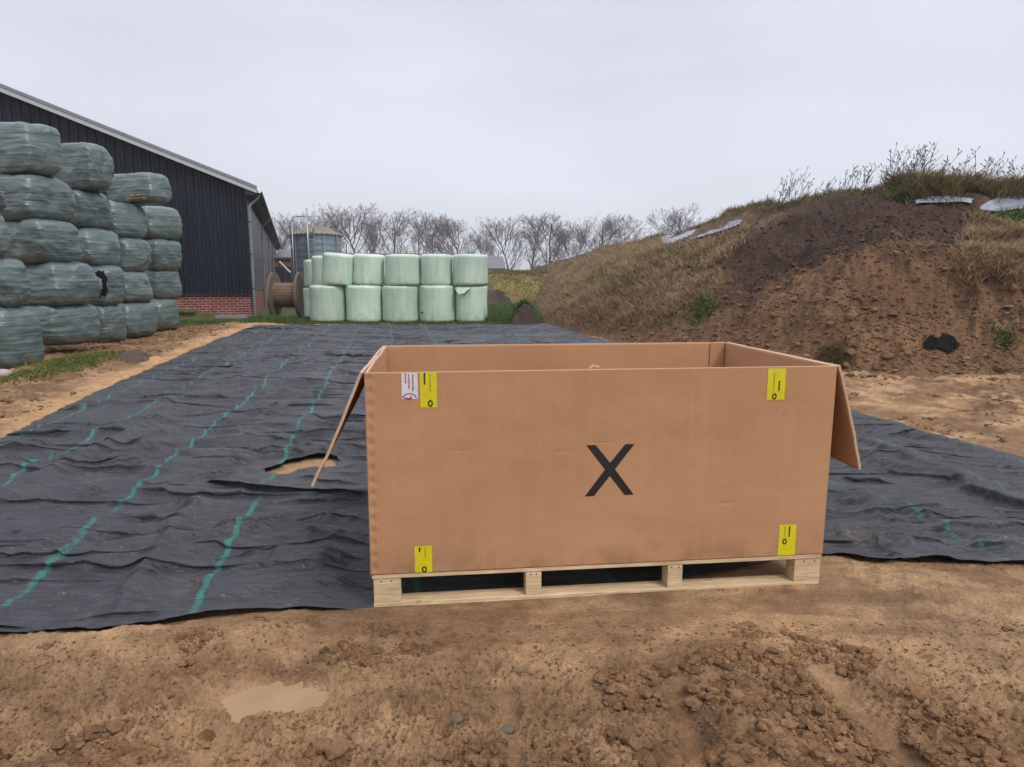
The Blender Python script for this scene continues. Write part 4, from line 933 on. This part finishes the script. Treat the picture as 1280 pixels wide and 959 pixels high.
# hill lumps
P = pick([(640, 405), (700, 345), (900, 290), (1130, 240), (1290, 260), (1290, 475), (1040, 470), (900, 440), (790, 425)], 26000)
Pt = hill_height(P[:, 0], P[:, 1]); hi_ = np.clip(Pt[1], 0, 1); angp = np.arctan2(P[:, 0], P[:, 1]); keep_ = (angp > R(13)) | (hi_ < .2); P = P[keep_]; hi_ = hi_[keep_]
sz = np.clip(.012 * (rng.pareto(2.9, len(P)) + 1), .010, .075) * np.interp(hi_, [0, .5, 1], [1.1, .75, .6])
mixc = np.clip((.45 - hi_) / .2 + rng.normal(0, .3, len(P)), 0, 1)[:, None]
cf = (PEAT * 1.15 * (1 - mixc) + (HBROWN * 1.15) * mixc) * rng.uniform(.75, 1.35, (len(P), 1))
stuff(clods('bank_clods', P, sz, cf, 1.05), 'crumbly lumps of peat and brown earth over the flank of the bank', 'soil')
# strip left and ground right of the cover
xs_ = rng.uniform(0, 1, 5200); ys_ = rng.uniform(5.2, 24, 5200) ** 1.0; ol = .25 + xs_ * 3.2
P = np.stack([TL_a(ys_) - ol - .18 * (ys_ - 3), ys_], 1); ok = fbm(P[:, 0] * 1.2, P[:, 1] * 1.2, 3, 511) > -.1 - .35 * sstep(.4, 1.6, ol); P = P[ok]
xs_ = rng.uniform(0, 1, 6500); ys_ = rng.uniform(5, 20, 6500); Q = np.stack([TR_A + .15 + xs_ * 5 - .18 * (ys_ - 3), ys_], 1); Q = Q[fbm(Q[:, 0] * 1.1, Q[:, 1] * 1.6, 3, 512) > .0]
P = np.concatenate([P, Q]); P = np.concatenate([P, ground_base(P[:, 0], P[:, 1])[0][:, None]], 1)
sz = np.clip(.010 * (rng.pareto(2.2, len(P)) + 1), .008, .07); cf = BROWN * .85 * rng.uniform(.6, 1.3, (len(P), 1))
stuff(clods('side_clods', P, sz, cf), 'earth crumbs scattered on both sides of the ground cover', 'soil')
# dark dug-up lump beside the weed patch
o = mound('soil_heap', -7.25, 12.95, .55, .75, .30, ((.075, .05, .035), (.12, .08, .055)), 331, 1.9, .09); tag(o, 'low dark lump of dug soil right of the yellow green weed patch', 'soil heap')

# ------------------------------------------------------------ small things on the yard
def stone(x, y, s, mat, label, seed, zoff=0, cat='stone'):
    v, f = ico2(); k = rng.normal(0, .09, (len(v), 1)); v = v * (1 + k) * np.array([s * 1.3, s, s * .75])
    o = mesh_np('stone', v, f, mat); o.location = (x, y, float(ground_base(np.array([x]), np.array([y]))[0][0]) + s * .3 + zoff); m = o.modifiers.new('s', 'SUBSURF'); m.levels = m.render_levels = 1
    tag(o, label, cat)
    return o
q = GP(6, 475); stone(q[0] - .05, q[1], .14, M_PINK, 'pale pinkish stone at the left edge below the weed patch', 1)
q = GP(634, 908); stone(q[0], q[1], .022, M_STONE, 'small dark grey pebble in the centre of the churned foreground', 2)
q = GP(572, 905); stone(q[0], q[1], .017, M_STONE, 'bluish grey pebble left of the narrow smooth groove', 3)
q = GP(1153, 268); 
def stick(p, q, r, label, mat=M_OLDWOOD):
    mb = MB(); n = 7; p = Vector(p); q = Vector(q); pts = [p.lerp(q, k / n) + Vector((random.uniform(-1, 1), random.uniform(-1, 1), abs(random.uniform(0, 1)))) * r * 1.6 for k in range(n + 1)]
    for k in range(n): mb.tube(pts[k], pts[k + 1], r * (1 - .06 * k), r * (1 - .06 * (k + 1)), 7, True)
    o = mb.build('twig', mat, smooth=True); tag(o, label, 'twig'); return o
a = GP(320, 775); b = GP(368, 790); stick((a[0], a[1], .012), (b[0], b[1], .012), .005, 'thin dark twig lying on the sand in front of the ground cover')
a = GP(1045, 800); b = GP(1082, 812); 
# muddy puddle
t = np.linspace(0, 2 * np.pi, 60, endpoint=False); pr_ = 1 + .16 * np.sin(3 * t + 1) + .1 * np.sin(5 * t) + .05 * np.sin(9 * t + 2)
PW = -.013; V_ = np.stack([-.93 + .42 * np.cos(t), 2.44 + .165 * np.sin(t), np.full(60, PW)], 1); V_ = np.concatenate([V_, [[-.93, 2.44, PW]]])
pm = NT('muddy_water'); pn = pm.noise(pm.coord('Object'), 5, 4); pmat = pm.out(pm.ramp(pn, (.3, (.285, .18, .10)), (.7, (.345, .222, .125))), .5, pm.bump(pm.noise(pm.coord('Object'), 30, 3), .35, .006), .2)
o = mesh_np('puddle', V_, np.stack([np.arange(60), (np.arange(60) + 1) % 60, np.full(60, 60)], 1), pmat); tag(o, kind='structure')
# mossy beams stacked at the barn foot
for k, (dx, dy, z, L_, rz, lb) in enumerate(((0, 0, .0, 2.2, .06, 'lowest mossy beam lying by the brick plinth behind the bales'), (.1, .1, .16, 1.9, .02, 'middle mossy beam of the little pile by the brick plinth'), (-.35, .05, .32, 1.5, -.05, 'uppermost yellow green mossy beam of the pile by the brick plinth'))):
    b0_ = GP(232, 402); o = MB().box(-L_ / 2, L_ / 2, -.12, .12, 0, .15).build('wooden_beam', M_MOSSWOOD, bevel=.012); o.location = (b0_[0] - .1 + dx, b0_[1] + .3 + dy, z + .01); o.rotation_euler = (0, 0, rz - .1); tag(o, lb, 'beam', 'mossy beams piled by the barn')

# ------------------------------------------------------------ pallet and carton
PZ = -.02
pal = empty('pallet', (BX, BY, PZ), BYAW); tag(pal, 'long pale wooden pallet on the sand under the big carton', 'pallet')
ph = PHT - PZ; tb = .022
def board(x0, x1, y0, y1, z0, z1, name):
    return MB().box(x0, x1, y0, y1, z0, z1).build(name, M_PALLET, pal, bevel=.0025)
for y0 in (.0, .625, 1.252): board(.005, BW - .003, y0, y0 + .10, ph - tb, ph - .001, 'lead_board')
nb = 12
for k in range(nb):
    w_ = .145; x0 = .002 + (BW - .004 - w_) * k / (nb - 1)
    for ya, yb_ in ((.102, .623), (.727, 1.25)): board(x0, x0 + w_, ya, yb_, ph - tb, ph - .001, 'deck_board')
for y0 in (.0, .625, 1.252):
    board(.01, BW - .01, y0, y0 + .10, 0, tb, 'skid_board')
    for (x0, x1) in ((.012, .145), (.775, .855), (1.52, 1.60), (BW - .15, BW - .005)): board(x0, x1, y0 + .004, y0 + .096, tb + .001, ph - tb - .001, 'block')
for (xn, yn) in ((.05, .03), (.10, .07), (.80, .03), (.83, .07), (1.54, .07), (1.58, .03), (BW - .10, .03), (BW - .04, .07)):
    MB().tube((xn, .0025, ph - .037), (xn, .0055, ph - .037), .004, .004, 8).build('nail', M_DARKM, pal)
box = empty('cardboard_box', (BX, BY, PHT + .001), BYAW); tag(box, 'huge open brown cardboard box with a black X standing on the pallet', 'cardboard box')
TH = .013
def panel(name, origin, eu, ev, en, Wp, Hp, seed, nu=150, nv=70, dents=None, bow=.004, fn=None, parent=box):
    """corrugated board panel: front surface is eu x ev, thickness against en"""
    eu, ev, en, origin = map(lambda a: np.array(a, float), (eu, ev, en, origin)); s = np.linspace(0, 1, nu); t = np.linspace(0, 1, nv); S_, T2 = np.meshgrid(s, t)
    d = bow * fbm(S_ * 3 + seed, T2 * 2, 3, seed) + .0012 * fbm(S_ * 12, T2 * 8 + seed, 3, seed + 4)
    if dents is not None: d = d + dents(S_ * Wp, T2 * Hp)
    fx_, fy_ = (S_ * Wp, T2 * Hp) if fn is None else fn(S_ * Wp, T2 * Hp)
    Pf = origin + fx_[..., None] * eu + fy_[..., None] * ev + d[..., None] * en
    Pb = Pf - en * TH - 0 * d[..., None] * en
    n = nu * nv; Fa = grid_faces(nv, nu); Fb = Fa[:, ::-1] + n; i = np.arange(n).reshape(nv, nu); sides = []
    for e_ in (i[0], i[:, -1], i[-1][::-1], i[:, 0][::-1]): sides.append(np.stack([e_[:-1], e_[:-1] + n, e_[1:] + n, e_[1:]], 1))
    sides = np.concatenate(sides)
    o = mesh_np(name, np.concatenate([Pf.reshape(-1, 3), Pb.reshape(-1, 3)]), [np.concatenate([Fa, Fb]), sides], M_CARD, parent)
    o.data.materials.append(M_CARDEDGE); mi = np.zeros(len(o.data.polygons), np.int32); mi[2 * len(Fa):] = 1; o.data.polygons.foreach_set('material_index', mi)
    sm_ = np.ones(len(mi), bool); sm_[2 * len(Fa):] = False; o.data.polygons.foreach_set('use_smooth', sm_)
    return o
def front_dents(x, z):
    d = np.zeros_like(x)
    for k in range(16):
        zc = .035 + k * .063; d -= .0045 * np.exp(-(((x - .020) / .011) ** 2 + ((z - zc) / .016) ** 2)) ; d += .0022 * np.exp(-(((x - .036) / .007) ** 2 + ((z - zc - .03) / .016) ** 2))
    for (xc, zc, w1, w2, a) in ((.95, .60, .05, .004, .002), (1.15, .64, .06, .003, .002), (1.82, .30, .03, .006, .003), (1.62, .5, .02, .02, .0015), (.45, .62, .04, .003, .002), (1.35, .22, .03, .02, .001), (2.05, .75, .01, .06, .001)):
        d -= a * np.exp(-(((x - xc) / w1) ** 2 + ((z - zc) / w2) ** 2))
    d -= .0008 * np.exp(-((x - 1.62) / .006) ** 2)
    return d
def flare(x, z): return x + (x / BW - .0) * .006 * (z / BH), z
fp = panel('front_panel', (.0, 0, 0), (1, 0, 0), (0, 0, 1), (0, -1, 0), BW, BH, 3, 420, 190, front_dents, .003, flare)
panel('back_panel', (BW, BD, 0), (-1, 0, 0), (0, 0, 1), (0, 1, 0), BW, BH, 5)
panel('left_panel', (0, BD - TH - .001, 0), (0, -1, 0), (0, 0, 1), (-1, 0, 0), BD - 2 * TH - .002, BH, 7, 80)
panel('right_panel', (BW, TH + .001, 0), (0, 1, 0), (0, 0, 1), (1, 0, 0), BD - 2 * TH - .002, BH, 9, 80)
MB().box(TH + .002, BW - TH - .002, TH + .002, BD - TH - .002, .0, .012).build('base_panel', M_CARD, box)
sj = MB().box(0, .10, 0, .004, 0, BH - .004).build('glued_seam_strip', M_CARD, box); sj.location = (BW - TH - .005, BD - TH - .006, 0); sj.scale = (-1, -1, 1)
# flaps hanging from the side walls
def flap(name, xh, sgn, out, drop, seed, bend=.05):
    ex = np.array([sgn * out, 0, -drop]); L_ = np.linalg.norm(ex); ex = ex / L_
    o = panel(name, (xh, BD - .004 if sgn < 0 else .004, BH - .003), (0, -1 if sgn < 0 else 1, 0), ex, np.cross((0, -1 if sgn < 0 else 1, 0), ex) * 1.0, BD - .008, L_, seed, 60, 40, lambda x, z: bend * np.sin(z / L_ * math.pi) * .5, .006)
    return o
lf = flap('left_flap', -.004, -1, .25, .55, 21, .008)
for v_ in lf.data.vertices: v_.co.x -= .045 * (v_.co.y / BD) * max(0, (BH - v_.co.z) / .55)
flap('right_flap', BW + .010, 1, .16, .55, 23, -.02)
# black printed cross, 12 cornered outline, a hair proud of the board
def on_front(u, v):                       # place on the front face seen at a place of the photo
    d = ray(u, v); n = np.array([bs, -bc, 0]); o_ = np.array([BX, BY, 0]); c0 = np.array([0, 0, EYE]); t = np.dot(o_ - c0, n) / np.dot(d, n); p = c0 + d * t - o_
    return p[0] * bc + p[1] * bs, p[2] - PHT
def flat(name, pts, faces, mat, parent, y=-.0075, th=.0012):
    me_pts = [(a, y, b) for a, b in pts]; o = MB().add(me_pts, faces).build(name, mat, parent); m = o.modifiers.new('t', 'SOLIDIFY'); m.thickness = th; m.offset = 0; return o
# measure how far the board bulges there so the print lies on it
fverts = np.array([v.co for v in fp.data.vertices])[:420 * 190].reshape(190, 420, 3)
def fy(x, z):
    i = np.clip((np.asarray(x) / BW * 419).astype(int), 0, 419); j = np.clip((np.asarray(z) / BH * 189).astype(int), 0, 189); return fverts[j, i, 1]
def decal(name, loops, mat, parent, lift=.0008, cell=None):
    """print or sticker from 2-D polygons, following the board"""
    vs = []; fs = []
    for lp_ in loops:
        b = len(vs); vs += [(x, float(fy(x, z)) - lift, z) for x, z in lp_]; fs.append(tuple(range(b, b + len(lp_))))
    me = bpy.data.meshes.new(name); me.from_pydata(vs, [], fs); me.materials.append(mat); o = bpy.data.objects.new(name, me); COL.objects.link(o); o.parent = parent; return o
def fine_quad(a, b, c, d, n, m):          # split a quad a-b-c-d so that it bends with the board
    a, b, c, d = map(np.array, (a, b, c, d)); out = []
    P_ = lambda s, t: tuple(a * (1 - s) * (1 - t) + b * s * (1 - t) + c * s * t + d * (1 - s) * t)
    for i in range(n):
        for j in range(m): out.append([P_(i / n, j / m), P_((i + 1) / n, j / m), P_((i + 1) / n, (j + 1) / m), P_(i / n, (j + 1) / m)])
    return out
xa_, za_ = on_front(733, 556); xb_, zb_ = on_front(793, 556); xc_, zc_ = on_front(731, 619.5); xd_, zd_ = on_front(792, 619.5); sw = (on_front(746.8, 556)[0] - xa_) * .84
zt2 = (za_ + zb_) / 2; zb2 = (zc_ + zd_) / 2
mx1 = (xa_ + xb_ + xc_ + xd_) / 4; mz1 = (zt2 + zb2) / 2 + .004; hs = sw * .54; hv2 = hs * (zt2 - zb2) / (xb_ - xa_ - sw)
C0 = (mx1, mz1 + hv2); C1 = (mx1 + hs, mz1); C2 = (mx1, mz1 - hv2); C3 = (mx1 - hs, mz1)
loops = [[C3, C2, C1, C0]]
loops += fine_quad((xa_, zt2), C3, C0, (xa_ + sw, zt2), 6, 3) + fine_quad((xb_ - sw, zt2), C0, C1, (xb_, zt2), 6, 3) + fine_quad(C3, (xc_, zb2), (xc_ + sw, zb2), C2, 6, 3) + fine_quad(C2, (xd_ - sw, zb2), (xd_, zb2), C1, 6, 3)
decal('printed_cross', loops, M_BLACK, box, .0016)
def ring(cx, cz, ro_x, ro_z, ri_x, ri_z, a0=0, a1=2 * math.pi, n=28):
    out = []
    for k in range(n):
        t0 = a0 + (a1 - a0) * k / n; t1 = a0 + (a1 - a0) * (k + 1) / n
        out.append([(cx + ri_x * math.cos(t0), cz + ri_z * math.sin(t0)), (cx + ro_x * math.cos(t0), cz + ro_z * math.sin(t0)), (cx + ro_x * math.cos(t1), cz + ro_z * math.sin(t1)), (cx + ri_x * math.cos(t1), cz + ri_z * math.sin(t1))])
    return out
def rect(x0, x1, z0, z1): return [(x0, z0), (x1, z0), (x1, z1), (x0, z1)]
def sticker(u0, v0, u1, v1, zero, bar, text, top=False):
    x0, z1 = on_front(u0, v0); x1, z0 = on_front(u1, v1); z1 = min(z1, BH - .002); z0 = max(z0, .003)
    s = decal('yellow_sticker', fine_quad((x0, z0), (x1, z0), (x1, z1), (x0, z1), 4, 6), M_YEL, box, .0016)
    cx, cz = on_front(*zero); decal('printed_zero', ring(cx, cz, .0125, .0165, .006, .009), M_BLACK, s, .0028)
    bx, bz = on_front(bar[0], bar[1]); _, bz1 = on_front(bar[0], bar[2]); decal('printed_bar', [rect(bx - .0035, bx + .0035, bz1, min(bz, z1 - .001))], M_BLACK, s, .0028)
    tx, tz = on_front(text[0], text[1]); _, tz1 = on_front(text[0], text[2]); L_ = []; z = tz1
    while z < min(tz, z1 - .006):
        h = random.choice((.003, .005, .004)); L_.append(rect(tx - .0035 * random.uniform(.6, 1), tx + .0035 * random.uniform(.5, 1), z, z + h)); z += h + .0022
    decal('fine_print', L_, M_FADE, s, .0028); return s
sticker(524.5, 463.5, 546.5, 509.5, (538, 504.5), (530.5, 466, 481), (537.5, 467, 490)); sticker(960, 461, 980, 500, (967.7, 495.8), (974, 476, 489), (968, 466, 489))
sticker(518, 683, 540.5, 716, (530.5, 711.5), (524.5, 684, 690), (531.5, 684, 697)); sticker(974, 656.5, 993, 696, (980.5, 677), (987, 658, 671), (981.5, 658, 671))
x0, z1 = on_front(501.5, 463.8); x1, z0 = on_front(522.5, 499); z1 = min(z1, BH - .002)
ws = decal('white_red_sticker', fine_quad((x0, z0), (x1, z0), (x1, z1), (x0, z1), 4, 6), M_WHT, box, .0016)
L_ = []; L2_ = []
for col, (uu, va, vb) in enumerate(((507, 465, 479), (511, 465, 486), (516, 468, 489))):
    tx, tz = on_front(uu, va); _, tz1 = on_front(uu, vb); z = tz1
    while z < min(tz, z1 - .006):
        h = random.choice((.004, .006, .005)); (L_ if col != 1 else L2_).append(rect(tx - .004, tx + .004 * random.uniform(.3, 1), z, z + h)); z += h + .003
decal('fine_print', L_, simple('dark_print', (.16, .06, .12), .5), ws, .0028); decal('fine_print', L2_, M_RED, ws, .0028)
cx, cz = on_front(512, 498.5); em = decal('round_emblem', [p for p in ring(cx, cz, .034, .026, .030, .0225, .12, math.pi - .12)], M_BLACK, ws, .0028)
decal('emblem_arrow', [[(cx - .03, cz + .008), (cx - .005, cz + .002), (cx + .004, cz + .004), (cx + .002, cz + .014), (cx + .012, cz + .008), (cx + .010, cz - .002), (cx - .004, cz - .004), (cx - .022, cz + .001)]], M_RED, em, .0032)
# folded pale strip poking over the front rim from inside
sx, sz = on_front(737, 461); pr = MB(); pts = [(-.045, .05, -.10), (-.022, .045, -.005), (-.004, .04, .012), (.028, .04, .004), (.055, .045, -.018), (.07, .05, -.10)]
vs = []; 
for (a, b, c) in pts: vs += [(a, b - .018, c), (a, b + .018, c)]
fs = [(2 * i, 2 * i + 2, 2 * i + 3, 2 * i + 1) for i in range(len(pts) - 1)]
o = MB().add(vs + [(-.05, .08, -BH + .02), (.07, .08, -BH + .02), (.07, .05, -.10), (-.045, .05, -.10)], fs + [(12, 13, 14, 15)]).build('folded_strip', simple('pale_packing_paper', (.52, .36, .24), .7, .1)); o.modifiers.new('s', 'SOLIDIFY').thickness = .005
o.location = (BX + (sx + .03) * bc + 0 * bs, BY + (sx + .03) * bs, PHT + BH + .006); o.rotation_euler = (0, 0, BYAW); tag(o, 'pale folded packing strip standing in the carton and peeping over its front rim', 'packing strip')

# ------------------------------------------------------------ bare trees
def grow(seed, H, spread, fork=.32, maxd=4):
    rnd = random.Random(seed); tr = []; tw = []; RC = H * spread
    def side(d, a0, a1):
        ax = d.orthogonal().normalized(); ax.rotate(Matrix.Rotation(rnd.uniform(0, 6.283), 3, d)); v = d.copy(); v.rotate(Matrix.Rotation(R(rnd.uniform(a0, a1)), 3, ax)); return v
    def br(p, d, L, r, dep):
        n = max(3, min(7, int(L / .32))); q = p
        for k in range(n):
            d = (d + Vector((rnd.gauss(0, .09), rnd.gauss(0, .09), .07 + rnd.gauss(0, .05)))).normalized(); q2 = q + d * (L / n); r1 = r * (1 - .8 * (k + 1) / n) + .002
            (tr if dep <= 1 else tw).append((q, q2, r * (1 - .8 * k / n) + .002, r1))
            if dep < maxd and k >= 1 and rnd.random() < .85:
                for _ in range(1 if rnd.random() < .42 else 2):
                    dd = side(d, 28, 55); dd.z += .15; br(q2, dd.normalized(), L * rnd.uniform(.34, .58) * (1.1 - .35 * k / n), r1 * .62, dep + 1)
            q = q2
    q = Vector((0, 0, -.3)); n = 13; d = Vector((rnd.gauss(0, .03), rnd.gauss(0, .03), 1)).normalized(); r = H * .021; fk = rnd.random() < .6
    for k in range(n):
        d = (d + Vector((rnd.gauss(0, .05), rnd.gauss(0, .05), .1))).normalized(); q2 = q + d * (H * .88 / n); r1 = r * .87; tr.append((q, q2, r, r1)); t = (k + 1) / n
        if t > fork * .75:
            prof_ = math.sin(math.pi * min(1, max(.05, (t - fork * .6) / (1.12 - fork * .6))) ** .8)
            for _ in range(rnd.choice((1, 1, 2, 2))):
                dd = side(d, 30 + 12 * (1 - t), 55); dd.z += .25; br(q2, dd.normalized(), max(.8, RC * (.45 + .85 * prof_) * rnd.uniform(.75, 1.1)), r1 * rnd.uniform(.4, .6), 1)
        q = q2; r = r1
    return tr, tw
def seg_mesh(name, segs, mat, parent, minr=0.0, nside=4):
    p0 = np.array([s[0] for s in segs]); p1 = np.array([s[1] for s in segs]); r0 = np.maximum(np.array([s[2] for s in segs]), minr); r1 = np.maximum(np.array([s[3] for s in segs]), minr)
    d = p1 - p0; d /= np.linalg.norm(d, axis=1)[:, None] + 1e-9; a = np.cross(d, [.31, .77, .1]); a /= np.linalg.norm(a, axis=1)[:, None] + 1e-9; b = np.cross(d, a); rows = []
    for p, r in ((p0, r0), (p1, r1)):
        for k in range(nside):
            t = 2 * math.pi * k / nside; rows.append(p + (a * math.cos(t) + b * math.sin(t)) * r[:, None])
    Vv = np.stack(rows, 1).reshape(-1, 3); base = np.arange(len(segs))[:, None] * 2 * nside
    Ff = np.concatenate([base + np.array([[k, (k + 1) % nside, nside + (k + 1) % nside, nside + k]]) for k in range(nside)])
    return mesh_np(name, Vv, Ff, mat, parent)
protos = []
for k, (sdv, spr, fk) in enumerate(((11, .40, .25), (23, .30, .28), (37, .44, .2), (51, .32, .24))):
    tr, tw = grow(sdv, 10, spr, fk); mh = max(max(s[1].z for s in tw), 1); e = empty('bare_tree')
    f = 10 / mh; tr = [(a * f, b * f, c, d) for a, b, c, d in tr]; tw = [(a * f, b * f, c, d) for a, b, c, d in tw]
    xs2 = [abs(s[1].x) for s in tw]; wd = np.percentile([s[1].x for s in tw], 97) - np.percentile([s[1].x for s in tw], 3)
    seg_mesh('trunk', tr, M_BARK, e, .03, 6); seg_mesh('crown', tw, M_TWIG, e, .0105, 3); protos.append((e, wd)); print('tree', k, len(tw), wd, mh)
TREES = [(352, 276, 34, 1, 'slender bare tree close against the barn eave, far left of the tree line'), (378, 263, 44, 0, 'bare tree directly behind the top of the silo pipe'), (408, 261, 46, 2, 'bare tree whose crown shows right above the silo roof'),
 (447, 253, 58, 0, 'tallest broad bare tree right of the silo'), (488, 257, 48, 1, 'upright bare tree above the second upper pale bale'), (517, 262, 36, 3, 'narrow bare tree above the middle upper pale bale'), (540, 265, 34, 1, 'narrow bare tree between the middle and fourth upper pale bales'),
 (573, 265, 52, 2, 'round crowned bare tree above the two rightmost pale bales'), (600, 287, 32, 3, 'small low bare tree above the right end of the pale bales'), (636, 268, 44, 0, 'open crowned bare tree right of the small grey roof'), (662, 263, 42, 3, 'tall bare tree in the middle of the right hand clump'),
 (684, 264, 46, 1, 'thick trunked bare tree at the right of the clump'), (712, 277, 34, 2, 'low bare tree standing at the far end of the earth bank'), (753, 264, 58, 2, 'broad domed bare tree behind the low part of the bank'), (797, 284, 14, 3, 'tiny thin bare tree peeping over the bank'), (866, 254, 48, 0, 'bare crown rising alone above the middle of the bank'), (722, 272, 30, 3, 'thin bare tree left of the broad domed one'), (470, 268, 30, 3, 'faint thin bare tree between the two tallest near the silo')]
used = set()
for i, (u, v, wpx, k, lb) in enumerate(TREES):
    y = 128 + 14 * random.random() if i not in (15,) else 112; top = YP(u, v, y); e, wd = protos[k]
    o = e if k not in used else copy_tree(e); used.add(k)
    h = top[2]; sz = h / 10; sxy = (wpx / FPX * y) / wd * 1.12
    o.location = (top[0], y, -.2); o.scale = (sxy, sxy, sz); o.rotation_euler = (0, 0, random.uniform(0, 6.28)); tag(o, lb, 'tree', 'bare trees along the far field')

# ------------------------------------------------------------ misty winter air
HAZE = 0.0008
if HAZE:
    s = bpy.data.materials.new('mist'); s.use_nodes = True; s.node_tree.nodes.clear(); ou = s.node_tree.nodes.new('ShaderNodeOutputMaterial'); pv = s.node_tree.nodes.new('ShaderNodeVolumePrincipled')
    pv.inputs['Density'].default_value = HAZE; pv.inputs['Color'].default_value = (.93, .95, 1, 1); pv.inputs['Anisotropy'].default_value = .3; s.node_tree.links.new(pv.outputs[0], ou.inputs['Volume'])
    o = MB().box(-2700, 2700, -2700, 2700, -1.5, 24).build('haze', s); tag(o, kind='stuff')
